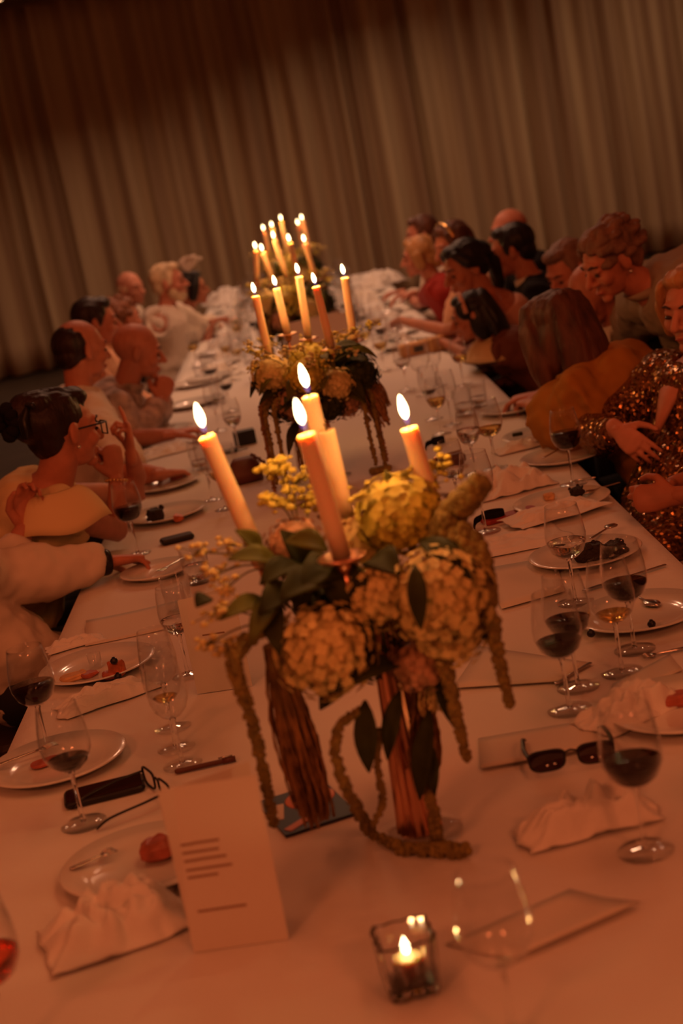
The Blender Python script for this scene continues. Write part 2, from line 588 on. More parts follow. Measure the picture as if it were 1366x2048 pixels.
def sequin_mat():
    m, nt, b, out = mat_new('gold_sequins')
    tc = nt.nodes.new('ShaderNodeTexCoord')
    vo = nt.nodes.new('ShaderNodeTexVoronoi'); vo.inputs['Scale'].default_value = 130
    nt.links.new(tc.outputs['Object'], vo.inputs['Vector'])
    sub = nt.nodes.new('ShaderNodeVectorMath'); sub.operation = 'SUBTRACT'; sub.inputs[1].default_value = (0.5, 0.5, 0.5)
    nt.links.new(vo.outputs['Color'], sub.inputs[0])
    sc = nt.nodes.new('ShaderNodeVectorMath'); sc.operation = 'SCALE'; sc.inputs['Scale'].default_value = 1.5
    nt.links.new(sub.outputs[0], sc.inputs[0])
    ge = nt.nodes.new('ShaderNodeNewGeometry')
    ad = nt.nodes.new('ShaderNodeVectorMath'); ad.operation = 'ADD'
    nt.links.new(ge.outputs['Normal'], ad.inputs[0]); nt.links.new(sc.outputs[0], ad.inputs[1])
    no = nt.nodes.new('ShaderNodeVectorMath'); no.operation = 'NORMALIZE'
    nt.links.new(ad.outputs[0], no.inputs[0]); nt.links.new(no.outputs[0], b.inputs['Normal'])
    b.inputs['Base Color'].default_value = (0.30, 0.14, 0.05, 1)
    b.inputs['Metallic'].default_value = 0.85
    b.inputs['Roughness'].default_value = 0.22
    return m


M['sequin'] = sequin_mat()


def eye_mat():
    m, nt, b, out = mat_new('eye')
    b.inputs['Base Color'].default_value = (0.03, 0.014, 0.01, 1); b.inputs['Roughness'].default_value = 0.15
    return m


M['eye'] = eye_mat()
M['lip'] = mat('lip', (0.36, 0.07, 0.055), 0.45)
M['brow'] = mat('eyebrow', (0.05, 0.022, 0.014), 0.8)


def frame(fwd, up=(0, 0, 1)):
    """matrix whose Y is fwd, Z close to up, X to the right of someone facing Y"""
    y = V(fwd).normalized(); z = V(up); z = (z - y * z.dot(y)).normalized(); x = y.cross(z)
    return Matrix(((x.x, y.x, z.x), (x.y, y.y, z.y), (x.z, y.z, z.z)))


FING = [  # base across the palm, base along it, lengths, radius
    (0.031, 0.085, (0.040, 0.024, 0.019), 0.0086), (0.011, 0.090, (0.044, 0.028, 0.020), 0.0088),
    (-0.010, 0.086, (0.041, 0.026, 0.019), 0.0084), (-0.029, 0.076, (0.032, 0.020, 0.017), 0.0074)]
POSE = {'flat': [(6, 8, 6)] * 4, 'relaxed': [(20, 28, 18), (24, 32, 20), (28, 34, 22), (32, 36, 24)],
        'fist': [(72, 88, 55), (76, 90, 55), (80, 90, 55), (82, 90, 55)],
        'point': [(4, 10, 6), (58, 80, 50), (70, 88, 55), (76, 88, 55)],
        'grip': [(42, 52, 34), (46, 56, 36), (50, 58, 38), (54, 60, 40)],
        'spread': [(8, 14, 10), (10, 16, 12), (14, 18, 12), (20, 20, 14)]}


def hand(mb, wrist, d, palm, right, pose='relaxed', s=1.0):
    """d: wrist to knuckles; palm: the way the palm faces; thumb on the body side of the index finger"""
    d = V(d).normalized(); n = V(palm); n = (n - d * n.dot(d)).normalized()
    x = d.cross(n) * (1 if right else -1)          # towards the thumb side
    w = V(wrist)
    mb.tube([w - d * 0.03 * s, w + d * 0.015 * s, w + d * 0.05 * s, w + d * 0.088 * s],
            [(0.026 * s, 0.02 * s), (0.029 * s, 0.018 * s), (0.039 * s, 0.016 * s), (0.041 * s, 0.0125 * s)], 12, side=x, round_ends=True)
    spread = 9 if pose == 'spread' else 3
    for i, (bx, by, ln, r) in enumerate(FING):
        p = w + (x * bx + d * by) * s
        a = 0.0
        lat = math.radians((1.2 - i) * spread)
        dd = (d * math.cos(lat) + x * math.sin(lat)).normalized()
        pts = [p - dd * 0.014 * s, p]
        for k in range(3):
            a += math.radians(POSE[pose][i][k])
            p = p + (dd * math.cos(a) + n * math.sin(a)) * ln[k] * s
            pts.append(p)
        mb.tube(pts, [r * s * q for q in (1.1, 1.12, 1.0, 0.95, 0.78)], 8, round_ends=True)
    # thumb
    cl = 0.9 if pose in ('fist', 'point', 'grip') else 0.45
    p0 = w + (x * 0.024 + d * 0.018 + n * 0.004) * s
    t1 = (x * 0.75 + d * 0.62 + n * 0.25 * cl).normalized()
    p1 = p0 + t1 * 0.042 * s
    t2 = (x * (0.45 - 0.5 * (cl - .45)) + d * 0.8 + n * 0.7 * cl).normalized()
    p2 = p1 + t2 * 0.032 * s
    t3 = (x * (0.25 - 0.9 * (cl - .45)) + d * 0.8 + n * 0.9 * cl).normalized()
    p3 = p2 + t3 * 0.024 * s
    mb.tube([p0, p1, p2, p3], [0.0155 * s, 0.0125 * s, 0.0105 * s, 0.0085 * s], 8, round_ends=True)


def head_shape(mb, MM, c, s, male):
    """face towards local +Y"""
    def e(p, r, rot=None):
        R3 = MM if rot is None else MM @ rot
        mb.ell(c + MM @ (V(p) * s), [q * s for q in r], 16, 12, R3)
    e((0, -0.016, 0.030), (0.076, 0.096, 0.086))
    e((0, 0.022, 0.008), (0.066, 0.068, 0.085))
    e((0, 0.032, -0.040), (0.056, 0.056, 0.066))
    jw = 0.050 if male else 0.044
    e((0, 0.034, -0.074), (jw, 0.050, 0.034))
    e((0, 0.074, -0.098), (0.023, 0.018, 0.017))
    e((0, 0.076, 0.026), (0.050, 0.017, 0.013))
    for sx in (-1, 1):
        e((sx * 0.038, 0.060, -0.030), (0.026, 0.026, 0.026))
        e((sx * 0.077, -0.008, -0.008), (0.009, 0.019, 0.033), Matrix.Rotation(sx * 0.35, 3, 'Z'))
        e((sx * 0.014, 0.094, -0.036), (0.011, 0.012, 0.009))
        e((sx * 0.033, 0.074, 0.006), (0.018, 0.012, 0.010))
    nz = [(0, 0.084, 0.012), (0, 0.101, -0.012), (0, 0.113, -0.032)]
    mb.tube([c + MM @ (V(p) * s) for p in nz], [0.009 * s, 0.011 * s, 0.0135 * s], 8, round_ends=True)
    e((0, 0.088, -0.064), (0.022, 0.012, 0.0065))
    e((0, 0.086, -0.074), (0.019, 0.011, 0.0065))


def hair_mesh(kind, MM, c, s, seed):
    mb = MB()

    def e(p, r, rot=None, seg=16):
        R3 = MM if rot is None else MM @ rot
        mb.ell(c + MM @ (V(p) * s), [q * s for q in r], seg, 12, R3)

    def t(pts, rad, side=None):
        mb.tube([c + MM @ (V(p) * s) for p in pts], [(a[0] * s, a[1] * s) if hasattr(a, '__len__') else a * s for a in rad], 12, side=(MM @ V(side)) if side else None, round_ends=True)
    rnd = random.Random(seed)
    if kind in ('short', 'wavy', 'bob', 'long', 'longback', 'updo', 'curly', 'pony'):
        e((0, -0.026, 0.040), (0.082, 0.096, 0.086))
        e((0, -0.060, -0.010), (0.068, 0.052, 0.066))
        e((0, 0.030, 0.090), (0.058, 0.048, 0.030))
    if kind == 'short':
        for sx in (-1, 1):
            e((sx * 0.070, 0.010, 0.018), (0.012, 0.022, 0.036))
    if kind == 'fringe':        # bald on top, hair round the back and sides
        e((0, -0.055, -0.012), (0.072, 0.058, 0.050))
        for sx in (-1, 1):
            e((sx * 0.066, -0.020, 0.004), (0.016, 0.045, 0.032))
    if kind == 'cropped':       # thin, receding
        e((0, -0.040, 0.024), (0.080, 0.079, 0.080))
        e((0, -0.060, -0.018), (0.068, 0.050, 0.056))
    if kind in ('wavy', 'curly'):
        for k in range(42):
            a = rnd.uniform(0, 2 * PI); h = rnd.uniform(-0.35, 1)
            r = math.sqrt(max(0, 1 - h * h))
            p = V((0.084 * r * math.cos(a), -0.028 + 0.096 * r * math.sin(a), 0.036 + 0.088 * h))
            if p.y > 0.055 and p.z < 0.075:
                continue
            e(p, (0.022, 0.022, 0.020) if kind == 'curly' else (0.024, 0.030, 0.016), seg=8)
    if kind == 'bob':
        for sx in (-1, 1):
            t([(sx * 0.060, 0.040, 0.075), (sx * 0.084, 0.020, 0.02), (sx * 0.086, 0.005, -0.06)], [(0.03, 0.016), (0.04, 0.018), (0.03, 0.016)], (0, 1, 0))
        t([(0, -0.09, 0.03), (0, -0.10, -0.05)], [(0.075, 0.03), (0.07, 0.03)], (1, 0, 0))
    if kind in ('long', 'longback'):
        for sx in (-1, 1):
            e((sx * .066, -.035, -.045), (.026, .060, .085))
            if kind == 'longback':
                e((sx * .060, .025, .045), (.026, .045, .050)); continue
            t([(sx * 0.058, 0.046, 0.078), (sx * 0.086, 0.022, 0.01), (sx * 0.094, -0.005, -0.10), (sx * 0.098, -0.03, -0.21)], [(0.03, 0.020), (0.042, 0.028), (0.044, 0.032), (0.012, 0.010)], (0, 1, 0))
        t([(0, -0.085, 0.06), (0, -0.112, -0.06), (0.0, -0.125, -0.17), (0.01, -0.12, -0.29)], [(0.075, 0.045), (0.090, 0.052), (0.082, 0.046), (0.030, 0.016)], (1, 0, 0))
        for k in range(14):
            a = rnd.uniform(-1, 1)
            x0 = 0.09 * a
            y0 = -0.12 + 0.06 * a * a
            t([(x0 * 0.8, y0 - 0.005, 0.02), (x0, y0 - 0.022, -0.12), (x0 * 1.15 + rnd.uniform(-.02, .02), y0 - 0.012, -0.24 - rnd.uniform(0, 0.09))], [0.016, 0.019, 0.006])
    if kind == 'updo':
        e((0, -0.105, 0.035), (0.066, 0.052, 0.058))
        e((0, -0.135, 0.060), (0.046, 0.040, 0.040))
        e((0.0, -0.085, 0.085), (0.070, 0.065, 0.040))
        e((0.05, -0.06, 0.03), (0.036, 0.05, 0.05)); e((-0.05, -0.06, 0.03), (0.036, 0.05, 0.05))
        for k in range(10):
            a = k / 10 * 2 * PI
            t([(0.07 * math.cos(a), -0.01, 0.045 + 0.07 * math.sin(a)), (0.055 * math.cos(a), -0.07, 0.045 + 0.062 * math.sin(a)), (0.025 * math.cos(a), -0.13, 0.05 + 0.03 * math.sin(a))], [0.014, 0.018, 0.012])
    if kind == 'pony':
        e((0, -0.105, 0.03), (0.050, 0.045, 0.050))
        t([(0, -.10, .03), (.02, -.15, -.04), (.05, -.15, -.14), (.06, -.12, -.22)], [.032, .036, .030, .012])
        for sx in (-1, 1):
            t([(sx * .055, .05, .08), (sx * .082, .02, .03), (sx * .074, -.05, .0)], [.020, .024, .02])
    me = remesh(mb, 0.0055 * s, 3, 'hair')
    # strand relief
    MT = MM.transposed(); k = 26 if kind not in ('curly', 'wavy') else 40

    def strand(q):
        p = (MT @ (q - c)) * (1 / s)
        return noise.noise(V((p.x * k * 3 + seed, p.y * k, p.z * k * 0.35))) * 0.004
    push_out(me, strand)
    return me


def ik(S, Wt, l1, l2, hint):
    S = V(S); Wt = V(Wt)
    d = Wt - S; L = d.length
    if L > (l1 + l2) * 0.995:
        k = L / ((l1 + l2) * 0.995); l1 *= k; l2 *= k
    u = d.normalized()
    a = (l1 * l1 - l2 * l2 + L * L) / (2 * L)
    h = math.sqrt(max(1e-6, l1 * l1 - a * a))
    hv = V(hint); hv = hv - u * hv.dot(u)
    if hv.length < 1e-4:
        hv = u.orthogonal()
    return S + u * a + hv.normalized() * h


def ang(deg):
    return V((math.cos(math.radians(deg)), math.sin(math.radians(deg)), 0))


def person(label, head, bf, gaze, hpitch=0, hroll=0, s=1.0, male=True, skin='skin1', hair=('short', 'hair_grey'),
           top='shirt_white', sleeve='long', legs='trouser_dark', arms=None, hips=None, stand=False, vox=0.012,
           collar=True, lapel=None, beard=None, wide=1.0, neckline=0.0, extra=None, hvox=None, loose=1.0, group=None):
    """head: world point of the head centre; bf: heading of the chest in degrees; gaze: heading of the face"""
    head = V(head)
    fv = ang(bf); right = fv.cross(V((0, 0, 1)))
    if hips is None:
        tot = 0.66 * s
        dz = head.z - 0.545
        off = math.sqrt(max(0.0, tot * tot - dz * dz)) if dz < tot else 0.0
        hips = V((head.x, head.y, 0.545)) - fv * (off + 0.03)
    hips = V(hips)
    root = thing('person', label, 'person', (hips.x, hips.y, 0), 0, group or 'guests at the banquet table')
    # work in coordinates local to the root
    O = V((hips.x, hips.y, 0))
    head = head - O; hips = hips - O
    gv = ang(gaze)
    gdir = (gv * math.cos(math.radians(hpitch)) + V((0, 0, math.sin(math.radians(hpitch))))).normalized()
    MM = frame(gdir)
    if hroll:
        MM = MM @ Matrix.Rotation(math.radians(hroll), 3, 'Y')
    hb = head + MM @ (V((0, -0.024, -0.075)) * s)
    up = (hb - hips).normalized()
    # neck base a little behind and below the skull base
    nb = hb - (up * 0.6 + V((0, 0, 0.4))).normalized() * 0.075 * s - fv * 0.012
    # torso spine with a slight backward bow
    bow = -fv * 0.035
    sp = bez([hips, hips.lerp(nb, 0.30) + bow * 0.8, hips.lerp(nb, 0.62) + bow * 1.1, hips.lerp(nb, 0.86) + bow * .5, nb], 3)
    shw = (0.185 if male else 0.158) * s * wide
    prof = [(0, .165, .115), (.2, .155, .112), (.42, .142, .105), (.62, .158, .115), (.8, .165, .105), (.9, .128, .082), (.96, .08, .064), (1, .056, .056)]

    def rad(tt, g=0.0):
        for (a, x0, y0), (b, x1, y1) in zip(prof[:-1], prof[1:]):
            if a <= tt <= b:
                k = (tt - a) / (b - a)
                return ((x0 + (x1 - x0) * k) * s * wide + g, (y0 + (y1 - y0) * k) * s * wide + g)
        return (.056 * s + g, .056 * s + g)
    n = len(sp)
    body = MB()
    body.tube(sp, [rad(i / (n - 1)) for i in range(n)], 18, side=right)
    body.tube([nb - (nb - hips).normalized() * 0.03, nb, hb, head + MM @ (V((0, -0.01, 0.0)) * s)], [(.06 * s, .06 * s), (.055 * s, .055 * s), (.054 * s, .056 * s), (.05 * s, .05 * s)], 14, side=right, round_ends=True)
    sc = hips.lerp(nb, 0.87) + bow * .5
    S = {'R': sc + right * shw, 'L': sc - right * shw}
    arms = arms or {}
    hands = MB(); wrists = {}; cloth = MB()
    cg = 0.012 * loose
    lo = 0
    if sleeve == 'strapless':
        hi = int(n * 0.80)
        cloth.tube(sp[lo:hi], [rad(i / (n - 1), cg * .6) for i in range(lo, hi)], 20, side=right)
    else:
        hi = n if not neckline else n - 2
        cloth.tube(sp[lo:hi], [rad(i / (n - 1), cg) for i in range(lo, hi)], 20, side=right, round_ends=False)
        cloth.ell(hips, (.178 * s * wide, .178 * s * wide, .12 * s))
    for sd in ('R', 'L'):
        sg = 1 if sd == 'R' else -1
        a = arms.get(sd)
        if a is None:
            wr = hips + fv * 0.33 + right * sg * 0.10 + V((0, 0, 0.12)); a = dict(w=wr, local=True, hint=right * sg + V((0, 0, -1)) - fv * .3, d=fv - right * sg * .4, palm=(0, 0, -1), pose='relaxed')
        w = V(a['w']) if a.get('local') else V(a['w']) - O
        hint = V(a.get('hint', right * sg * 0.7 + V((0, 0, -1)) - fv * .2))
        if 'e' in a:
            el = V(a['e']) - O
        else:
            el = ik(S[sd], w, 0.285 * s, 0.25 * s, hint)
        S_ = S[sd]
        thin = 1.0 if male else 0.86
        inner = sc + right * sg * shw * 0.45 + V((0, 0, 0.0))
        body.tube([inner, S_, S_.lerp(el, .45), el, el.lerp(w, .35), w], [q * s * thin for q in (.062, .058, .049, .041, .040, .027)], 14, round_ends=True)
        wrists[sd] = (w, el)
        d = V(a.get('d', w - el)); hs = s * (0.97 if male else 0.9)
        hand(hands, w, d, a.get('palm', (0, 0, -1)), sd == 'R', a.get('pose', 'relaxed'), hs)
        if sleeve == 'long':
            cf = el.lerp(w, a.get('cuff', 0.9))
            cloth.tube([inner, S_, S_.lerp(el, .5), el, el.lerp(cf, .5), cf], [q * s for q in (.078, .074 * loose, .063 * loose, .056 * loose, .051 * loose, .040)], 14)
        elif sleeve == 'half':
            cf = S_.lerp(el, 0.95)
            cloth.tube([inner, S_, S_.lerp(el, .5), cf], [q * s * loose for q in (.072, .069, .066, .066)], 14)
        elif sleeve == 'short':
            cf = S_.lerp(el, 0.5)
            cloth.tube([inner, S_, cf], [q * s * loose for q in (.072, .069, .068)], 14)
        elif sleeve == 'cap':
            cloth.tube([inner, S_, S_.lerp(el, .16)], [q * s for q in (.07, .068, .066)], 14)
    # legs
    lg = MB()
    kn = {}
    for sg in (-1, 1):
        h0 = hips + right * sg * 0.085 * s
        if stand:
            k = V((h0.x, h0.y, 0.48)) + fv * 0.03; a_ = V((h0.x, h0.y, 0.08)) + right * sg * .02
        else:
            k = V((h0.x, h0.y, 0.52)) + fv * 0.40 * s + right * sg * 0.03; a_ = V((k.x, k.y, 0.08)) - fv * 0.05
        kn[sg] = k
        body.tube([h0, h0.lerp(k, .5), k, k.lerp(a_, .35), a_], [q * s for q in (.085, .075, .055, .054, .034)], 12, round_ends=True)
        lg.tube([h0 - (fv * .05 if not stand else V((0, 0, -.05))), h0.lerp(k, .5), k + V((0, 0, .004)), k.lerp(a_, .35), a_], [q * s for q in (.105, .092, .070, .068, .055)], 14, round_ends=True)
        foot = MB()
        foot.tube([V((a_.x, a_.y, 0.05)) - fv * .05, V((a_.x, a_.y, 0.055)) + fv * .03, V((a_.x, a_.y, 0.035)) + fv * 0.12, V((a_.x, a_.y, 0.03)) + fv * 0.17], [(.036, .048), (.036, .05), (.045, .033), (.03, .026)], 12, side=right, round_ends=True)
        obj('shoe', foot, M['black'], root)
    hm = MB(); head_shape(hm, MM, head, s, male)
    hm.tube([nb + V((0, 0, 0.01)), hb, head + MM @ (V((0, -0.01, 0)) * s)], [.0535 * s, .053 * s, .05 * s], 14)
    hv = hvox or (0.0045 if vox < 0.011 else 0.006)
    b = join_meshes([remesh(body, vox * 1.3, 4, 'b'), remesh(hm, hv, 2, 'h'), remesh(hands, 0.0042 if vox < 0.011 else 0.0058, 2, 'hd')], 'body')
    bo = link('body', b, M[skin], root)
    # clothing
    cm = remesh(cloth, vox, 5, 'top')
    off0 = V((len(label), 3, 1))
    push_out(cm, lambda q: 0.015 * loose * (noise.fractal(q * 8 + off0, 0.9, 2.0, 3) + 0.30))
    link('top', cm, M[top], root)
    if collar:
        mbc = MB()
        a0 = nb - up * 0.022 - fv * 0.002; a1 = nb + up * 0.022
        ring = []
        for rr, cc in ((.074, a0), (.066, a1), (.061, a1), (.066, a0)):
            ring.append([cc + right * math.cos(2 * PI * k / 20) * rr * s + fv * math.sin(2 * PI * k / 20) * rr * s - V((0, 0, 1)) * (.022 * max(0, math.sin(2 * PI * k / 20))) for k in range(20)])
        vs = [p for r_ in ring for p in r_]; fs = []
        for i in range(4):
            for k in range(20):
                j = (i + 1) % 4; l = (k + 1) % 20
                fs.append((i * 20 + k, i * 20 + l, j * 20 + l, j * 20 + k))
        mbc.add(vs, fs)
        obj('collar', mbc, M[collar] if isinstance(collar, str) else M[top], root)
    tr = obj('trousers' if legs.startswith('trouser') else 'skirt', lg, M[legs], root)
    # hair
    if hair:
        link('hair', hair_mesh(hair[0], MM, head, s, len(label)), M[hair[1]], root)
    if beard:
        mbb = MB()
        mbb.ell(head + MM @ (V((0, 0.050, -0.088)) * s), [q * s for q in (.050, .046, .040)], 14, 10, MM)
        mbb.ell(head + MM @ (V((0, 0.090, -0.052)) * s), [q * s for q in (.026, .012, .008)], 12, 8, MM)
        for sx in (-1, 1):
            mbb.ell(head + MM @ (V((sx * .048, 0.02, -0.066)) * s), [q * s for q in (.016, .035, .035)], 12, 8, MM)
        link('beard', remesh(mbb, 0.006, 2, 'beard'), M[beard], root)
    # features of the face
    for sx in (-1, 1):
        mbe = MB(); mbe.ell(head + MM @ (V((sx * .033, .084, -0.006)) * s), [q * s for q in (.0125, .006, .0055)], 10, 7, MM)
        obj('eye', mbe, M['eye'], root)
        mbe = MB(); mbe.tube([head + MM @ (V(q) * s) for q in ((sx * .016, .094, .022), (sx * .034, .090, .028), (sx * .052, .076, .022))], [.003 * s, .0042 * s, .002 * s], 6, round_ends=True)
        obj('eyebrow', mbe, M['brow'], root)
    mbe = MB(); mbe.tube([head + MM @ (V(q) * s) for q in ((-.020, .090, -.070), (-.008, .098, -.067), (0, .0985, -.068), (.008, .098, -.067), (.020, .090, -.070))], [.002 * s, .0042 * s, .0042 * s, .0042 * s, .002 * s], 6, round_ends=True)
    obj('mouth', mbe, M['lip'], root)
    if lapel:      # shirt front and tie showing between the lapels
        ch = hips.lerp(nb, 0.80) + bow
        fr = ch + fv * (0.118 * s * wide + cg + .006)
        mbl = MB(); mbl.tube([nb + fv * .062 - up * .01, fr + up * .02, fr - up * .12 + fv * .012], [(.045, .012), (.034, .012), (.006, .008)], 10, side=right)
        sf = obj('shirt_front', mbl, M['shirt_white'], root)
        if lapel == 'tie':
            mbl = MB(); mbl.tube([nb + fv * .072 - up * .02, fr + up * .02 + fv * .012, fr - up * .12 + fv * .026], [(.014, .008), (.018, .007), (.022, .006)], 10, side=right)
            obj('tie', mbl, M['tie'], root)
    info = dict(root=root, O=O, MM=MM, head=head, nb=nb, hips=hips, S=S, wrists=wrists, fv=fv, right=right, up=up, s=s)
    return info


def stool(p, rz, label):
    t = thing('stool', label, 'stool', (p[0], p[1], 0), rz, 'stools under the seated guests')
    mb = MB(); mb.bevbox((0, 0, 0.425), (0.40, 0.38, 0.04), 0.05); obj('seat', mb, M['wood'], t, smooth=False)
    for sx in (-1, 1):
        for sy in (-1, 1):
            mb = MB(); mb.tube([(sx * .17, sy * .16, 0.0), (sx * .15, sy * .14, 0.405)], [.014, .02], 8); obj('leg', mb, M['wood'], t)
    for sy in (-1, 1):
        mb = MB(); mb.tube([(-.16, sy * .15, 0.16), (.16, sy * .15, 0.16)], .010, 8); obj('stretcher', mb, M['wood'], t)


def band(name, info, sd, r0, r1, k, material, lump=0):
    """bracelet, watch or cuff round a wrist"""
    w, el = info['wrists'][sd]
    d = (w - el).normalized(); c = w.lerp(el, k)
    x = d.orthogonal().normalized(); y = d.cross(x)
    mb = MB()
    pts = [c + (x * math.cos(2 * PI * i / 18) + y * math.sin(2 * PI * i / 18)) * r0 for i in range(19)]
    if lump:
        for i in range(18):
            mb.ell(pts[i], lump, 7, 5)
    else:
        mb.tube(pts, [(r1, .003)] * 19, 6, side=d)
    return obj(name, mb, material, info['root'])


PEOPLE = []


def P(label, stool_label, *a, **k):
    i = person(label, *a, **k)
    if stool_label:
        h = i['O'] + i['hips']
        stool((h.x, h.y), math.radians(k.get('bf', a[1] if len(a) > 1 else 0)), stool_label)
    return i


def pt(px, py, z):
    return T(px, py, z)


# ---- left side, near to far
i = P('guest in white shirt cut off at the left edge, watch hand resting on the table', 'stool under the white-shirted guest cut off at the left edge',
      V((-1.10, 3.92, 1.20)), 28, 40, male=True, skin='skin1', hair=('short', 'hair_grey'), top='shirt_white', sleeve='long', vox=0.009, loose=1.3, hips=V((-0.90, 4.10, 0.545)),
      arms={'R': dict(w=pt(214, 1124, 0.806), e=V((-0.93, 4.02, 0.85)), d=pt(290, 1114, .785) - pt(214, 1124, .806), palm=(0, -0.25, -1), pose='relaxed', cuff=0.93),
            'L': dict(w=D(48, 1058, 4.2), e=V((-1.02, 4.12, 0.74)), d=D(54, 990, 4.24) - D(48, 1058, 4.2), palm=(0.5, -0.8, 0), pose='grip', cuff=0.9)})
band('watch', i, 'R', 0.034, 0.012, 0.02, M['black'])
i = P('woman with dark brown updo, glasses and cream ruffle-sleeved top, elbow on the table', 'stool under the woman with the dark updo',
      pt(128, 860, 1.15), 24, 36, -6, male=False, skin='skin1', hair=('updo', 'hair_dark'), top='shirt_cream', sleeve='cap', vox=0.008, collar=False, s=1.0, wide=1.10, loose=1.05, hips=V((-1.03, 4.56, 0.545)),
      arms={'R': dict(w=D(232, 955, 4.62), e=pt(236, 1062, 0.80), d=(0.05, 0.15, 1), palm=(-0.6, 0.7, 0), pose='fist'),
            'L': dict(w=D(262, 905, 4.98), e=pt(281, 985, 0.80), d=D(252, 830, 5.0) - D(262, 905, 4.98), palm=(-0.8, -0.2, 0), pose='point')})
band('bracelet', i, 'R', 0.031, 0.004, 0.06, M['gold'], 0.0045)
# flutter sleeve, glasses, claw clip, earring
mb = MB()
SR = i['S']['R']; fv_, rt_ = i['fv'], i['right']


def flut(u, v):
    a = (u - 0.5) * 2.6
    r = 0.06 + 0.075 * v
    out = rt_ * math.cos(a) + fv_ * math.sin(a) * 1.1
    return SR - rt_ * 0.035 + out * r + V((0, 0, 0.062 - 0.10 * v * v - 0.008 * math.cos(a * 4) * v))


mb.sheet(20, 8, flut)
obj('flutter_sleeve', mb, M['shirt_cream'], i['root'], solid=0.003)
mb = MB()
hd, MM_ = i['head'], i['MM']
for sx in (-1, 1):
    mb.tube([hd + MM_ @ V(q) for q in ((sx * .078, .0, .004), (sx * .072, .085, .010), (sx * .060, .104, .012), (sx * .012, .112, .012))], .0026, 6)
    mb.tube([hd + MM_ @ V(q) for q in ((sx * .060, .104, .012), (sx * .058, .106, -.024), (sx * .018, .112, -.024), (sx * .012, .112, .012), (0, .113, .006))], .0024, 6)
obj('eyeglasses', mb, M['black'], i['root'])
mb = MB()
for k in range(7):
    a = -0.9 + 0.3 * k
    mb.tube([hd + MM_ @ V((0.02 + .03 * math.sin(a), -.120, .09)), hd + MM_ @ V((.03 + .055 * math.sin(a), -.155, .05)), hd + MM_ @ V((.03 + .05 * math.sin(a), -.150, .0))], [.007, .009, .005], 6, round_ends=True)
mb.tube([hd + MM_ @ V((-.03, -.125, .088)), hd + MM_ @ V((.075, -.125, .088))], .009, 8, round_ends=True)
obj('hair_claw', mb, M['black'], i['root'])
mb = MB(); mb.ell(hd + MM_ @ V((.084, -.004, -.045)), .006, 8, 6); obj('earring', mb, M['steel'], i['root'])
mb = MB()
for k in range(11):
    a = 2 * PI * k / 11
    mb.ell(hd + MM_ @ V((.034 * math.cos(a), -.168 + .008 * math.cos(3 * a), .045 + .040 * math.sin(a))), (.020, .016, .018), 9, 7)
obj('scrunchie', mb, M['blackcloth'], i['root'])

i = P('man with cropped brown hair and white shirt seen from behind', 'stool under the man with cropped brown hair',
      pt(163, 700, 1.22), 18, 35, -8, male=True, skin='skin1', hair=('cropped', 'hair_dark'), top='shirt_white', sleeve='half', vox=0.010, loose=1.15,
      arms={'R': dict(w=pt(325, 948, 0.80), e=pt(262, 948, .80), d=pt(380, 942, .77) - pt(325, 948, .80), palm=(0, 0, -1), pose='spread'),
            'L': dict(w=pt(345, 868, 0.80), hint=(0, 1, -1), d=(1, .2, 0), palm=(0, 0, -1), pose='relaxed')})
i = P('bald man in grey patterned shirt with his hands clasped at his mouth', 'stool under the bald man in the patterned shirt',
      pt(276, 702, 1.12), 5, 8, -16, male=True, skin='skin1', hair=None, top='shirt_pattern', sleeve='long', vox=0.010, loose=1.1,
      arms={'R': dict(w=D(322, 800, 6.55), e=D(272, 880, 6.4), d=D(336, 752, 6.6) - D(322, 800, 6.55), palm=(-.3, .9, 0), pose='fist'),
            'L': dict(w=D(328, 795, 6.75), e=D(310, 860, 6.9), d=D(336, 752, 6.7) - D(328, 795, 6.75), palm=(-.3, -.9, 0), pose='grip')})
P('man with short dark hair and peach shirt behind the bald man', 'stool under the man in the peach shirt',
  pt(193, 645, 1.21), 0, 10, -6, male=True, skin='skin1', hair=('short', 'hair_dark'), top='shirt_peach', sleeve='long', vox=0.013)
P('guest with auburn curls half hidden behind the bald man', 'stool under the guest with auburn curls',
  pt(245, 640, 1.12), 5, 40, 0, male=False, skin='skin1', hair=('curly', 'hair_auburn'), top='shirt_peach', sleeve='long', vox=0.013)
P('balding elderly man in white shirt facing the camera at the far left', 'stool under the balding elderly man',
  pt(262, 577, 1.13), -20, -38, -4, male=True, skin='skin3', hair=('fringe', 'hair_white'), top='shirt_white', sleeve='long', vox=0.013)
P('white-haired bearded man in white shirt in profile', 'stool under the white-haired bearded man',
  pt(338, 565, 1.20), -8, -6, 0, male=True, skin='skin1', hair=('short', 'hair_white'), beard='hair_white', top='shirt_white', sleeve='long', vox=0.011, wide=1.1, loose=1.2,
  arms={'R': dict(w=pt(415, 655, 0.80), d=(1, .1, -.05), palm=(0, 0, -1), pose='grip'), 'L': dict(w=pt(440, 645, 0.80), d=(1, -.2, 0), palm=(0, 0, -1))})
i = P('dark-haired woman wearing a white feather fascinator', 'stool under the woman with the feather fascinator',
      pt(384, 577, 1.09), -10, 0, -4, male=False, skin='skin2', hair=('bob', 'hair_black'), top='browndress', sleeve='strapless', vox=0.012, collar=False, s=.96,
      arms={'R': dict(w=pt(428, 642, 0.86), d=(1, -.1, .1), palm=(0, 0, -1), pose='grip')})
mb = MB(); rr = random.Random(3)
hd, MM_ = i['head'], i['MM']
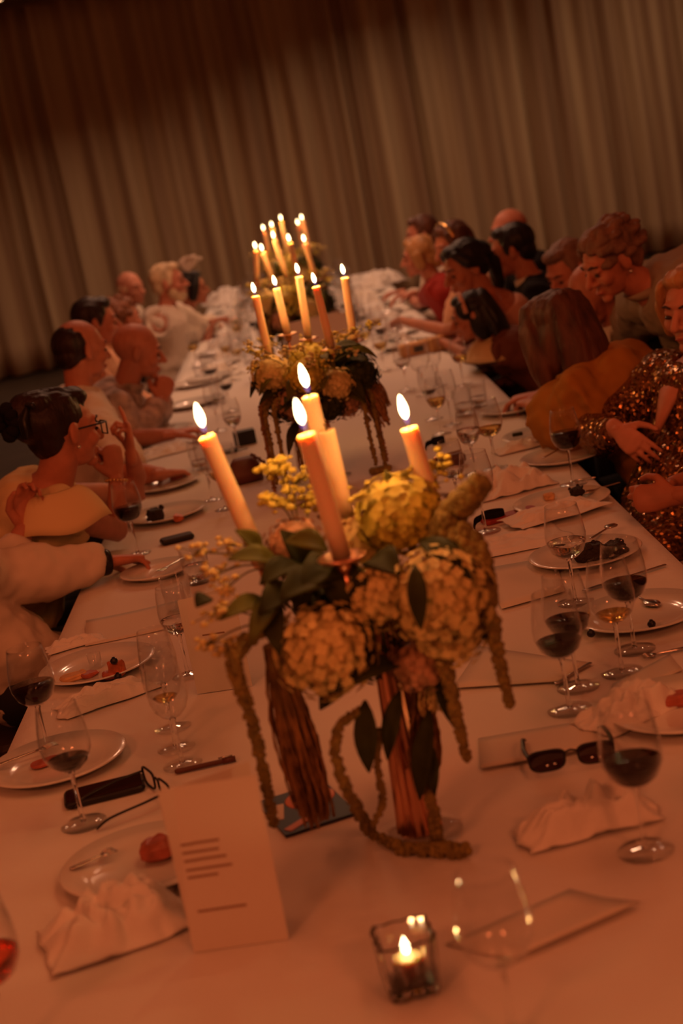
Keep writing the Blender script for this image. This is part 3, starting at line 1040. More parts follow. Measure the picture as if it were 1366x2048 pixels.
for k in range(11):
    a = -1.2 + k * 0.24
    b0 = hd + MM_ @ V((0.03, -.01, .11))
    tip = b0 + V((0.03 + math.sin(a) * .085, -0.02 + rr.uniform(-.03, .03), .055 + math.cos(a) * .05))
    mid = b0.lerp(tip, .5) + V((0, 0, .025))
    mb.tube(bez([b0, mid, tip], 3), [(.004, .003), (.012, .004), (.019, .005), (.024, .005), (.022, .005), (.016, .005), (.006, .003)], 8, side=(1, 0, .3), round_ends=True)
obj('feather_fascinator', mb, M['shirt_white'], i['root'])

# ---- right side, near to far
i = P('guest in pale trousers with clasped hands, cut off at the right edge', 'stool under the guest in pale trousers at the right edge',
      V((1.22, 3.70, 1.20)), 178, 190, hips=V((1.25, 3.74, 0.545)), male=False, skin='skin2', hair=('bob', 'hair_brown'), top='beige', sleeve='half', legs='trouser_pink', vox=0.010,
      arms={'R': dict(w=D(1345, 968, 3.78), e=V((1.22, 3.98, .80)), d=D(1275, 985, 3.74) - D(1345, 968, 3.78), palm=(0.2, -.5, -1), pose='grip'),
            'L': dict(w=D(1350, 992, 3.66), e=V((1.20, 3.52, .80)), d=D(1280, 998, 3.68) - D(1350, 992, 3.66), palm=(0.1, .9, -.3), pose='grip')})
band('bracelet', i, 'R', 0.031, 0.003, 0.10, M['gold'])
i = P('blond woman in gold sequin dress with one hand across her waist, at the right edge', 'stool under the woman in the gold sequin dress',
      pt(1388, 612, 1.16), 205, 222, -6, male=False, skin='skin3', hair=('bob', 'hair_blond'), top='sequin', sleeve='long', legs='sequin', vox=0.009, collar=False, neckline=1, loose=1.1, hips=V((0.90, 4.22, 0.56)),
      arms={'R': dict(w=D(1236, 860, 4.32), hint=(-1, 0.1, -.6), d=D(1285, 902, 4.22) - D(1236, 860, 4.32), palm=(.3, .9, -.3), pose='relaxed', cuff=.85),
            'L': dict(w=D(1420, 925, 4.2), d=(-1, 0, 0), palm=(0, 0, -1))})
# deep neckline: the skin that shows between the two halves of the bodice
mb = MB()
n0 = i['nb'] + i['fv'] * .055 - i['up'] * .03
ch = i['hips'].lerp(i['nb'], .62) + i['fv'] * .128
ch2 = i['hips'].lerp(i['nb'], .84) + i['fv'] * .108
mb.tube([n0, ch2, ch], [(.055, .016), (.042, .018), (.006, .012)], 12, side=i['right'])
obj('neckline', mb, M['skin3'], i['root'])
P('woman with long chestnut hair and mustard shirt, turned away', 'stool under the woman in the mustard shirt',
  pt(1112, 662, 1.10), 150, 118, -10, male=False, skin='skin1', hair=('long', 'hair_brown'), top='mustard', sleeve='half', vox=0.008, wide=1.28, loose=1.5, s=1.03, collar=False,
  hips=V((pt(1112, 662, 1.10).x + 0.36, pt(1112, 662, 1.10).y - 0.22, 0.545)),
  arms={'L': dict(w=pt(1062, 808, 0.80), e=pt(1110, 850, .82), d=pt(1010, 785, .79) - pt(1062, 808, .80), palm=(0, .2, -1), pose='relaxed'),
        'R': dict(w=pt(1080, 790, 0.80), d=(-1, .3, 0), palm=(0, 0, -1))})
P('man in dark suit and gold tie leaning forward with a grin', 'stool under the man in the dark suit and gold tie',
  pt(1184, 588, 1.08), 195, 205, -22, male=True, skin='skin1', hair=('cropped', 'hair_grey'), top='suit', sleeve='long', vox=0.010, lapel='tie', collar='shirt_white', wide=1.08)
P('man with swept grey hair looking down, left of the man in the gold tie', 'stool under the man with swept grey hair',
  pt(1136, 540, 1.12), 195, 210, -24, male=True, skin='skin1', hair=('short', 'hair_grey'), top='shirt_white', sleeve='long', vox=0.011)
i = P('grey-haired woman in beige top standing and bending towards the table', None,
      pt(1222, 520, 1.26), 188, 196, -22, male=False, skin='skin1', hair=('wavy', 'hair_grey'), top='beige', sleeve='half', legs='trouser_dark', vox=0.010, stand=True, wide=1.2, loose=1.4, collar='beige',
      hips=V((pt(1222, 520, 1.26).x + 0.60, pt(1222, 520, 1.26).y + 0.05, 0.93)),
      arms={'R': dict(w=pt(1210, 705, .82) + V((.1, .35, 0)), hint=(.3, .3, -1)), 'L': dict(w=pt(1260, 700, .85) + V((.2, .2, -.05)), hint=(.3, 0, -1))})
mb = MB(); mb.ell(i['head'] + i['MM'] @ V((-.084, -.004, -.045)), .007, 8, 6); obj('earring', mb, M['steel'], i['root'])
P('man with black hair and black suit seen from behind', 'stool under the man in the black suit',
  pt(1024, 500, 1.185), 170, 165, -8, male=True, skin='skin2', hair=('short', 'hair_black'), top='suit', sleeve='long', vox=0.011, collar='shirt_white', wide=1.05)
P('bald-headed guest whose scalp rises behind the black-haired man', 'stool under the bald-headed guest at the right',
  pt(1017, 462, 1.19), 185, 195, 0, male=True, skin='skin1', hair=None, top='suit', sleeve='long', vox=0.014)
P('dark-haired woman with bare shoulders reaching her arm across the table', 'stool under the woman with bare shoulders',
  pt(930, 535, 1.175), 190, 200, -14, male=False, skin='skin2', hair=('pony', 'hair_black'), top='pinkdress', sleeve='strapless', vox=0.010, collar=False,
  arms={'L': dict(w=pt(800, 640, 0.86), d=pt(755, 655, .80) - pt(800, 640, .86), palm=(0, 0, -1), pose='relaxed', hint=(0, 0, -1)),
        'R': dict(w=pt(905, 590, 0.84), d=(-1, 0, 0), palm=(0, 0, -1), pose='relaxed')})
i = P('girl with long black hair, headband and cream collar at the table edge', 'stool under the girl with the headband',
      pt(942, 632, 0.99), 172, 178, -10, male=False, skin='skin2', hair=('longback', 'hair_black'), top='browndress', sleeve='half', vox=0.010, s=.86, collar='shirt_cream',
      arms={'L': dict(w=pt(880, 680, 0.80), d=(-1, 0, 0), palm=(0, 0, -1), pose='relaxed')})
mb = MB(); hd, MM_ = i['head'], i['MM']
mb.tube([hd + MM_ @ (V((math.cos(a) * .087, .022, .03 + math.sin(a) * .100)) * .86) for a in [k * PI / 14 for k in range(15)]], [(.010, .004)] * 15, 8, side=MM_ @ V((0, 1, 0)))
obj('headband', mb, M['pinkdress'], i['root'])
mb = MB()


def capelet(u, v):
    a = u * 2 * PI
    r = .055 + .075 * v
    return i['nb'] + (i['right'] * math.cos(a) * 1.25 + i['fv'] * math.sin(a)) * r + V((0, 0, .005 - .075 * v * v))


mb.sheet(24, 6, capelet)
obj('wide_collar', mb, M['shirt_cream'], i['root'], solid=.004)
i = P('woman with brown hair and pale hairband behind the reaching woman', 'stool under the woman with the pale hairband',
      pt(905, 490, 1.20), 185, 205, -12, male=False, skin='skin1', hair=('bob', 'hair_brown'), top='shirt_peach', sleeve='half', vox=0.013, collar=False)
mb = MB(); hd, MM_ = i['head'], i['MM']
mb.tube([hd + MM_ @ V((math.cos(a) * .088, .025, .03 + math.sin(a) * .102)) for a in [k * PI / 14 for k in range(15)]], [(.010, .004)] * 15, 8, side=MM_ @ V((0, 1, 0)))
obj('hairband', mb, M['gold'], i['root'])
P('far man in white shirt with short sandy hair, in profile', 'stool under the far man with sandy hair',
  pt(843, 470, 1.18), 185, 182, -2, male=True, skin='skin1', hair=('short', 'hair_brown'), top='shirt_white', sleeve='long', vox=0.012,
  arms={'R': dict(w=pt(822, 588, .84), d=(-1, -.1, 0), palm=(0, 0, -1), pose='relaxed')})
P('guest in red dress in front of the far man', 'stool under the guest in the red dress',
  pt(838, 512, 1.13), 170, 178, -4, male=False, skin='skin1', hair=('bob', 'hair_blond'), top='reddress', sleeve='short', legs='reddress', vox=0.013, s=.92, collar=False,
  arms={'L': dict(w=pt(800, 583, .82), d=(-1, 0, 0), palm=(0, 0, -1), pose='relaxed')})

# ------------------------------------------------------------------ candles, candelabra and flowers
def candle(base, top, label, lit=True, r=0.0122, watts=1.1, fl=(-0.10, 0.0, 1.0), group='taper candles on the table', fs=1.0):
    base = V(base); top = V(top)
    t = thing('taper_candle', label, 'candle', base, 0, group)
    u = (top - base); L = u.length; u.normalize()
    q = V((0, 0, 1)).rotation_difference(u).to_matrix()
    mb = MB()
    mb.lathe([(0, 0), (r * 1.02, 0), (r * 1.04, L * .3), (r, L * .7), (r * .98, L - .006), (r * 1.0, L - .002), (r * .93, L), (r * .6, L - .003), (0, L - .005)], seg=20, M=q)
    obj('wax', mb, M['wax'], t)
    mb = MB(); tip = u * L
    mb.tube([tip - u * .005, tip + u * .005, tip + u * .010 + V((-.002, 0, 0))], .0011, 6); obj('wick', mb, M['wick'], t)
    if lit:
        f = V(fl).normalized(); qf = V((0, 0, 1)).rotation_difference(f).to_matrix()
        mb = MB(); c0 = tip + u * .006
        h = 0.036 * fs
        mb.lathe([(0, 0.006 * fs), (.0042, .009 * fs), (.0062, .014 * fs), (.0066, .019 * fs), (.0052, .026 * fs), (.0026, .033 * fs), (0, h)], c0, 14, qf)
        obj('flame', mb, M['flame'], t)
        mb = MB(); mb.lathe([(0, -.001), (.0026, .001), (.0040, .005 * fs), (.0044, .009 * fs), (0, .011 * fs)], c0, 12, qf)
        obj('flame_root', mb, M['flameblue'], t)
        d = bpy.data.lights.new('candle_light', 'POINT'); d.energy = watts; d.color = (1.0, 0.43, 0.13); d.shadow_soft_size = 0.008
        o = bpy.data.objects.new('candle_light', d); col.objects.link(o); o.parent = t; o.location = c0 + f * .02
    return t


def candelabra(label, c, cups, group='rose gold candelabra along the table'):
    """c: foot centre on the table; cups: world points where candles stand"""
    t = thing('candelabra', label, 'candelabra', (c[0], c[1], TZ), 0, group)
    C0 = V((c[0], c[1], TZ))
    mb = MB(); mb.lathe([(0, 0), (.062, 0), (.066, .003), (.064, .007), (.030, .011), (0, .012)], seg=36); obj('foot', mb, M['glass'], t)
    mb = MB(); seg = 32
    prof = [(.033, .010), (.031, .04), (.027, .12), (.023, .20), (.020, .28), (.018, .34)]
    vs = []; fs = []
    for r, z in prof:
        for j in range(seg):
            rr = r * (1 + .07 * (1 if j % 2 else -1)); a = 2 * PI * j / seg
            vs.append((rr * math.cos(a), rr * math.sin(a), z))
    for k in range(len(prof) - 1):
        for j in range(seg):
            l = (j + 1) % seg
            fs.append((k * seg + j, k * seg + l, (k + 1) * seg + l, (k + 1) * seg + j))
    fs.append(tuple(range(seg - 1, -1, -1))); fs.append(tuple((len(prof) - 1) * seg + j for j in range(seg)))
    mb.add(vs, fs); obj('fluted_column', mb, M['rose'], t, smooth=False)
    hub = V((0, 0, 0.33))
    for cup in cups:
        p = V(cup) - C0
        mb = MB(); mid = V((p.x * .9, p.y * .9, hub.z + .0)); low = V((p.x * .5, p.y * .5, hub.z - .02))
        mb.tube(bez([hub, low, mid, p - V((0, 0, .022))], 5), .0042, 8); ar = obj('arm', mb, M['rose'], t)
        mb = MB(); mb.lathe([(0, -.024), (.008, -.024), (.012, -.014), (.0135, -.003), (.033, -.003), (.035, .0), (.033, .0015), (.0135, 0), (.0125, .0), (0, -.002)], p, 24); obj('drip_cup', mb, M['rose'], t)
    return t


def bloom(name, c, r, material, seed, parent, n=90, petal=0.165, squash=0.9):
    rr = random.Random(seed); n = int(n * 3.2)
    mb = MB(); c = V(c)
    mb.ell(c, (r * .80, r * .80, r * .80 * squash), 12, 8)
    ga = PI * (3 - math.sqrt(5))
    for i in range(n):
        h = 1 - 2 * (i + .5) / n
        a = i * ga + rr.uniform(-.25, .25)
        q = math.sqrt(max(0, 1 - h * h))
        d = V((q * math.cos(a), q * math.sin(a), h))
        p = c + V((d.x, d.y, d.z * squash)) * r * rr.uniform(.80, 1.05)
        x = d.orthogonal().normalized(); y = d.cross(x); a0 = rr.uniform(0, PI)
        pr = r * petal * rr.uniform(.55, .85)
        for k in range(4):
            b = a0 + k * PI / 2
            e = x * math.cos(b) + y * math.sin(b); g = d.cross(e)
            mb.add([p - d * pr * .15, p + (e * .55 + g * .5) * pr + d * pr * .12, p + e * pr * 1.1 + d * pr * .02, p + (e * .55 - g * .5) * pr + d * pr * .12], [(0, 1, 2, 3)])
    return obj(name, mb, material, parent)


def leaf(p, tip, width, material, parent, n=(0, -0.6, 0.8), droop=0.15, name='leaf'):
    p = V(p); tip = V(tip); ax = tip - p; L = ax.length
    nv = V(n); nv = (nv - ax.normalized() * nv.dot(ax.normalized())).normalized(); sd = ax.normalized().cross(nv)
    mb = MB(); N = 7

    def fn(u, v):
        s = (u - .5) * 2
        w = width * math.sin(PI * min(1, v * .96 + .02)) ** .8 * (1 - .35 * v) * .62
        return p + ax * v + sd * s * w + nv * (L * droop * math.sin(PI * v) - abs(s) * -w * .35 - .0)
    mb.sheet(4, N, fn)
    return obj(name, mb, material, parent, solid=0.0012)


def strand(pts, r0, r1, material, seed, parent, name='amaranth_strand', n=150, fuzz=1.0):
    rr = random.Random(seed)
    path = bez(pts, 8); m = len(path)
    mb = MB()
    mb.tube(path, [(r0 + (r1 - r0) * k / (m - 1)) * .62 for k in range(m)], 7, round_ends=True)
    for k in range(n):
        t = rr.random() * (m - 1); i = min(int(t), m - 2); p = path[i].lerp(path[i + 1], t - i)
        r = r0 + (r1 - r0) * t / (m - 1)
        tg = (path[i + 1] - path[i]).normalized(); x = tg.orthogonal().normalized(); y = tg.cross(x); a = rr.uniform(0, 2 * PI)
        q = p + (x * math.cos(a) + y * math.sin(a)) * r * .62 * fuzz
        b = r * rr.uniform(.34, .58)
        mb.ell(q, b, 5, 4)
    return obj(name, mb, material, parent)


def fringe(top, bottom, w, material, seed, parent, n=46):
    """thick hanging tassel of many thin strands"""
    rr = random.Random(seed); top = V(top); bottom = V(bottom)
    mb = MB()
    for k in range(n):
        a = rr.uniform(0, 2 * PI); q = math.sqrt(rr.random())
        o = V((math.cos(a), math.sin(a), 0)) * q
        t1 = rr.uniform(.78, 1.03)
        p0 = top + o * w * .45; p2 = top.lerp(bottom, t1) + o * w * 1.0; p1 = p0.lerp(p2, .5) + o * w * .25 + V((rr.uniform(-1, 1), rr.uniform(-1, 1), 0)) * w * .3
        pts = [q_ + V((rr.uniform(-1, 1), rr.uniform(-1, 1), 0)) * w * .07 for q_ in bez([p0, p0.lerp(p1, .5), p1, p1.lerp(p2, .5) + o * w * .2, p2], 4)]
        mb.tube(pts, [w * rr.uniform(.05, .12) for _ in pts], 5)
    return obj('rust_tassel', mb, material, parent)


def sprig(p, tips, material, seed, parent, blob=0.006, n=16, sp=0.02, name='flower_sprig'):
    """thin branching stems with tiny flower heads at their ends"""
    rr = random.Random(seed); p = V(p); mb = MB(); fb = MB()
    for tp in tips:
        tp = V(tp)
        mid = p.lerp(tp, .55) + V((rr.uniform(-1, 1), rr.uniform(-1, 1), rr.uniform(0, 1))) * .01
        mb.tube(bez([p, mid, tp], 4), .0014, 5)
        for k in range(n):
            q = tp + V((rr.gauss(0, sp), rr.gauss(0, sp), rr.gauss(0, sp * .6)))
            mb.tube([tp, q], .0007, 4)
            b = blob * rr.uniform(.6, 1.2)
            fb.ell(q, (b, b, b * .7), 6, 4)
    o = obj(name, mb, M['stem'], parent)
    obj('florets', fb, material, o)['kind'] = 'stuff'
    return o


def W(px, py, y):
    return D(px, py, y)


# ---- the near centrepiece
CY1 = 2.19
foot1 = T(842, 1668)
tops1 = [((515, 1106), (413, 872), 2.22, 'leaning ivory candle at the left of the nearest centrepiece', True),
         ((684, 1113), (612, 868), 2.08, 'front ivory candle at the middle of the nearest centrepiece', True),
         ((678, 1025), (619, 792), 2.32, 'tall ivory candle behind the front one on the nearest centrepiece', True),
         ((692, 1032), (653, 860), 2.29, 'unlit candle stub beside the tall candle on the nearest centrepiece', False),
         ((862, 1000), (818, 856), 2.22, 'short ivory candle at the right of the nearest centrepiece', True)]
cups = [W(*a, y) for a, b, y, l, lit in tops1]
for (a, b, y, l, lit), cup in zip(tops1, cups):
    candle(cup, W(*b, y), l, lit, fl=W(413 - 17, 820, y) - W(413, 872, y), r=0.0128, watts=0.75, fs=1.25 if lit else 1)
candelabra('rose gold candelabra on a round glass foot in the nearest centrepiece', foot1, cups)

A1 = thing('flower_arrangement', 'nearest centrepiece of cream hydrangea, dark leaves and trailing amaranth', 'flowers', (foot1.x, foot1.y, TZ), 0, 'flower centrepieces along the table')
OFF1 = V((foot1.x, foot1.y, TZ))


def L1(px, py, y):
    return D(px, py, y) - OFF1


bloom('hydrangea', L1(650, 1300, 2.06), .074, M['bloomc'], 1, A1, 100)
bloom('hydrangea', L1(878, 1195, 2.08), .080, M['bloomc'], 2, A1, 110)
bloom('hydrangea', L1(900, 1262, 2.10), .058, M['bloomc'], 3, A1, 70)
bloom('hydrangea', L1(755, 1190, 2.10), .056, M['bloomc'], 4, A1, 70)
bloom('snowball_bloom', L1(800, 1030, 2.20), .068, M['bloomy'], 5, A1, 90, .19)
bloom('dusky_bloom', L1(835, 1330, 2.12), .046, M['bloomp'], 6, A1, 50)
bloom('dusky_bloom', L1(590, 1092, 2.20), .048, M['bloomp'], 7, A1, 50)
bloom('snowball_bloom', L1(720, 1080, 2.24), .045, M['bloomc'], 8, A1, 50)
bloom('hydrangea', L1(640, 1180, 2.28), .060, M['leafd'], 9, A1, 60)
bloom('hydrangea', L1(760, 1290, 2.22), .065, M['leafd'], 10, A1, 60)
sprig(L1(600, 1080, 2.22), [L1(590, 965, 2.25), L1(548, 1000, 2.22), L1(620, 1000, 2.28), L1(560, 935, 2.25)], M['bloomy'], 11, A1, .0065, 30, .013)
sprig(L1(560, 1130, 2.16), [L1(430, 1150, 2.14), L1(400, 1105, 2.16), L1(460, 1090, 2.18), L1(450, 1180, 2.12)], M['bloomc'], 12, A1, .0055, 16, .013)
sprig(L1(540, 1240, 2.12), [L1(430, 1225, 2.08), L1(415, 1290, 2.08), L1(450, 1300, 2.10)], M['bloomc'], 13, A1, .0055, 20, .011)
sprig(L1(820, 1060, 2.2), [L1(790, 960, 2.22), L1(850, 975, 2.24), L1(880, 930, 2.26), L1(735, 985, 2.2)], M['bloomy'], 14, A1, .006, 20, .014)
for k, (a, b, w, m, y0, y1) in enumerate([
        ((655, 1100), (570, 1085), .040, 'leafg', 2.10, 2.08), ((560, 1130), (455, 1120), .036, 'leafg', 2.14, 2.10), ((545, 1210), (440, 1240), .034, 'leafg', 2.12, 2.06),
        ((530, 1190), (560, 1310), .040, 'leafd', 2.12, 2.02), ((840, 1080), (945, 1165), .036, 'leafd', 2.12, 2.04), ((850, 1120), (958, 1130), .030, 'leafg', 2.16, 2.10),
        ((790, 1330), (670, 1385), .060, 'leafd', 2.10, 2.00), ((730, 1400), (738, 1545), .032, 'leafd', 2.06, 2.04), ((800, 1380), (775, 1520), .026, 'leafd', 2.10, 2.08),
        ((830, 1130), (842, 1260), .026, 'leafd', 2.02, 1.99), ((700, 1150), (600, 1180), .070, 'leafd', 2.16, 2.06), ((700, 1190), (640, 1260), .070, 'leafd', 2.14, 2.06),
        ((690, 1120), (700, 1230), .060, 'leafd', 2.10, 2.08), ((900, 1090), (880, 1050), .04, 'leafd', 2.2, 2.16), ((850, 1470), (870, 1590), .024, 'leafd', 2.12, 2.10),
        ((860, 1420), (840, 1600), .030, 'leafd', 2.12, 2.10), ((420, 1195), (392, 1215), .028, 'leafd', 2.08, 2.06), ((600, 1130), (520, 1170), .040, 'leafd', 2.12, 2.08),
        ((790, 1000), (770, 940), .02, 'leafg', 2.2, 2.2), ((820, 1040), (900, 1030), .03, 'leafg', 2.2, 2.2)]):
    leaf(L1(*a, y0), L1(*b, y1), w, M[m], A1)
for k, (a, b, w, m, y0, y1) in enumerate([
        ((600, 1180), (520, 1230), .050, 'leafd', 2.10, 2.04), ((620, 1150), (560, 1060), .045, 'leafd', 2.16, 2.14), ((560, 1200), (500, 1290), .034, 'leafg', 2.10, 2.02), ((700, 1230), (720, 1330), .060, 'leafd', 2.10, 2.04),
        ((660, 1170), (560, 1200), .060, 'leafd', 2.12, 2.04), ((520, 1110), (470, 1060), .030, 'leafg', 2.16, 2.14), ((740, 1120), (800, 1150), .050, 'leafd', 2.12, 2.06), ((940, 1220), (985, 1290), .03, 'leafd', 2.12, 2.1),
        ((880, 1330), (905, 1450), .03, 'leafd', 2.14, 2.12), ((690, 1370), (640, 1420), .035, 'leafd', 2.12, 2.08)]):
    leaf(L1(*a, y0), L1(*b, y1), w, M[m], A1)
strand([L1(880, 1075, 2.16), L1(905, 1030, 2.14), L1(945, 985, 2.12), L1(965, 962, 2.12)], .024, .016, M['amar'], 21, A1, n=220)
strand([L1(890, 1050, 2.14), L1(945, 1090, 2.10), L1(968, 1150, 2.08), L1(980, 1220, 2.06), L1(1000, 1330, 2.06), L1(1020, 1412, 2.06)], .020, .0085, M['amar'], 22, A1, n=300)
strand([L1(870, 1280, 2.12), L1(892, 1340, 2.08), L1(912, 1430, 2.08), L1(934, 1520, 2.08)], .014, .0075, M['amar'], 23, A1, n=220)
strand([L1(540, 1240, 2.10), L1(470, 1310, 2.06), L1(480, 1370, 2.04), L1(505, 1450, 2.05), L1(530, 1560, 2.07), L1(548, 1650, 2.08)], .013, .0085, M['amar'], 24, A1, n=280)
q = lambda a, b: T(a, b, TZ + .010) - OFF1
strand([L1(725, 1420, 2.06), L1(680, 1450, 2.03), L1(672, 1520, 2.02), L1(700, 1590, 2.04), q(740, 1660), q(800, 1695), q(870, 1700), q(935, 1702)], .0075, .0125, M['amar'], 25, A1, n=340)
strand([L1(850, 1560, 2.12), L1(868, 1630, 2.10), q(875, 1685), q(905, 1700)], .009, .012, M['amar'], 26, A1, n=140)
strand([L1(758, 1460, 2.10), L1(755, 1540, 2.10), L1(765, 1600, 2.10), L1(748, 1650, 2.10)], .007, .006, M['amar'], 27, A1, n=90)
fringe(L1(545, 1290, 2.12), L1(632, 1640, 2.18), .026, M['wheat'], 31, A1, 110)
fringe(L1(845, 1360, 2.16), L1(850, 1545, 2.16), .024, M['wheat'], 32, A1, 40)
fringe(L1(870, 1330, 2.14), L1(868, 1430, 2.14), .018, M['bloomc'], 33, A1, 30)
mb = MB(); mb.tube([V((0, 0, .30)), V((0, 0, .42))], .02, 8); obj('stem_bundle', mb, M['stem'], A1)


# ---- the centrepieces behind it
def arrangement(c, label, seed, pink=False):
    A = thing('flower_arrangement', label, 'flowers', (c.x, c.y, TZ), 0, 'flower centrepieces along the table')
    rr = random.Random(seed)

    def at(a, r, z):
        a = math.radians(a)
        return V((r * math.cos(a), r * math.sin(a), z))
    bl = [(200, .10, .37, .066, 'bloomc'), (262, .11, .36, .062, 'bloomy'), (300, .10, .31, .060, 'bloomc'), (340, .12, .32, .062, 'leafd'), (20, .10, .36, .06, 'leafd'),
          (90, .10, .36, .066, 'bloomc'), (150, .11, .34, .06, 'leafg'), (235, .10, .28, .05, 'bloomp'), (285, .10, .25, .05, 'leafd'), (330, .08, .24, .05, 'bloomp'), (0, 0, .38, .07, 'bloomy'), (60, .06, .27, .07, 'leafd'), (180, .07, .27, .07, 'leafd')]
    for k, (a, r, z, s, m) in enumerate(bl):
        bloom('hydrangea' if 'bloom' in m else 'foliage_head', at(a, r * 1.3, z), s * 1.14, M[m], seed * 20 + k, A, 60)
    for k in range(22):
        a = rr.uniform(170, 370); z = rr.uniform(.20, .42)
        leaf(at(a, .11, z), at(a + rr.uniform(-20, 20), .215, z + rr.uniform(-.09, .02)), rr.uniform(.03, .05), M[rr.choice(('leafd', 'leafd', 'leafg'))], A, n=(0, -.4, .9))
    for k, (a, l) in enumerate(((192, .30), (205, .26), (222, .29), (250, .26), (318, .25), (335, .31), (15, .28), (100, .28))):
        p = at(a, .14, .30); o = at(a, .185, .27)
        strand([p, o, at(a, .19, .27 - l * .5), at(a, .195, .29 - l)], .013, .008, M['amar' if k % 3 else 'wheat'], seed * 30 + k, A, n=110)
    fringe(at(345, .14, .36), at(345, .20, .15), .030, M['wheat'], seed, A, 60)
    fringe(at(5, .14, .37), at(5, .21, .19), .030, M['wheat'], seed + 1, A, 50)
    fringe(at(225, .11, .28), at(225, .12, .06), .016, M['wheat'], seed + 2, A, 30)
    for k in range(7):
        a = (185, 215, 255, 290, 330, 20, 110)[k]
        sprig(at(a, .06, .36), [at(a + rr.uniform(-20, 20), rr.uniform(.10, .23), rr.uniform(.40, .48)) for _ in range(4)], M['bloomy' if k % 2 else 'bloomc'], seed * 40 + k, A, .0055, 14, .012)
    mb = MB(); mb.tube([V((0, 0, .28)), V((0, 0, .40))], .02, 8); obj('stem_bundle', mb, M['stem'], A)
    return A


ORD = ['leftmost', 'second from left', 'middle', 'fourth from left', 'rightmost']


def centre(y, name, tp, bs, c, seed, watts):
    c = V((c, y, TZ))
    cups = []
    for k, (t_, b_) in enumerate(zip(tp, bs)):
        yy = y + (0.05, 0.12, 0.12, -0.12, 0.04)[k]
        cup = W(*b_, yy); cups.append(cup)
        candle(cup, W(*t_, yy), '%s ivory candle on the %s centrepiece' % (ORD[k], name), True, r=0.0125, fl=(-.06 - .03 * (k % 2), 0, 1), watts=watts, fs=1.05)
    candelabra('rose gold candelabra hidden in flowers of the %s centrepiece' % name, c, cups)
    arrangement(c, '%s centrepiece of flowers, dark foliage and hanging amaranth' % name, seed)


centre(5.0, 'second nearest', [(511, 592), (553, 577), (598, 553), (632, 573), (689, 555)], [(540, 720), (575, 668), (617, 677), (663, 697), (708, 682)], 0.005, 3, 1.0)
b3 = [(514, 565), (548, 570), (575, 558), (600, 562), (632, 560)]
centre(7.8, 'third', [(512, 501), (526, 505), (549, 480), (580, 486), (610, 487)], b3, -0.02, 4, 1.0)
centre(10.55, 'farthest', [(528, 463), (545, 456), (563, 443), (597, 452), (605, 442)], [(540, 520), (556, 515), (576, 512), (610, 515), (622, 512)], 0.01, 5, 1.0)

# ------------------------------------------------------------------ tableware
GCACHE = {}
# outer profiles of the bowls (radius, height above the table), the stem and the foot
KIND = {
    'red': dict(bowl=[(.006, .098), (.020, .102), (.034, .114), (.0425, .134), (.0435, .152), (.041, .175), (.037, .198), (.034, .215)], foot=.039),
    'white': dict(bowl=[(.006, .092), (.018, .096), (.029, .108), (.0355, .126), (.0365, .142), (.0345, .165), (.0315, .188), (.029, .200)], foot=.036),
    'flute': dict(bowl=[(.005, .085), (.014, .092), (.022, .110), (.027, .140), (.0275, .170), (.0255, .200), (.024, .215)], foot=.034),
}


def rad_at(b, z):
    for (r0, z0), (r1, z1) in zip(b[:-1], b[1:]):
        if z0 <= z <= z1:
            return r0 + (r1 - r0) * (z - z0) / (z1 - z0)
    return b[-1][0]


def glass_parts(kind, fill):
    key = (kind, fill)
    if key in GCACHE:
        return GCACHE[key]
    out = []
    if kind == 'tumbler':
        mb = MB(); mb.lathe([(0, 0), (.031, 0), (.034, .004), (.037, .095), (.0355, .095), (.0325, .012), (0, .010)], seg=32)
        out.append(('tumbler_wall', mb.mesh('tumbler'), 'glass'))
        if fill:
            z = .012 + fill * .08
            mb = MB(); mb.lathe([(0, .0105), (.031, .0125), (.0322 + .003 * fill, z), (0, z)], seg=28); out.append(('liquid', mb.mesh('liquid'), 'L'))
    else:
        k = KIND[kind]; b = k['bowl']; z0 = b[0][1]
        inner = [(max(0, r - .0011), z + .0008) for r, z in b]
        mb = MB(); mb.lathe([(0, z0 - .001)] + b + [(b[-1][0] - .0006, b[-1][1] + .0006)] + inner[::-1] + [(0, z0 + .002)], seg=36)
        out.append(('bowl', mb.mesh('bowl'), 'glass'))
        mb = MB(); f = k['foot']
        mb.lathe([(0, .005), (.0052, .006), (.0042, .014), (.0036, .03), (.0034, z0 * .6), (.0042, z0 - .008), (.006, z0 - .001), (0, z0)], seg=14)
        out.append(('stem', mb.mesh('stem'), 'stemglass'))
        mb = MB(); mb.lathe([(0, 0), (f, 0), (f + .0006, .001), (f, .002), (f * .5, .0035), (.007, .006), (0, .0065)], seg=36)
        out.append(('foot', mb.mesh('foot'), 'glass'))
        if fill:
            zt = z0 + .003 + fill * (b[-1][1] - z0)
            pr = [(0, z0 + .0032)]
            for i in range(1, 9):
                z = z0 + .0032 + (zt - z0 - .0032) * i / 8
                pr.append((max(.002, rad_at(b, z) - .0016), z))
            pr.append((0, zt))
            mb = MB(); mb.lathe(pr, seg=32); out.append(('liquid', mb.mesh('liquid'), 'L'))
    GCACHE[key] = out
    return out


LM = {'r': 'winered', 'w': 'white', 'c': 'water', 'p': 'rosewine'}


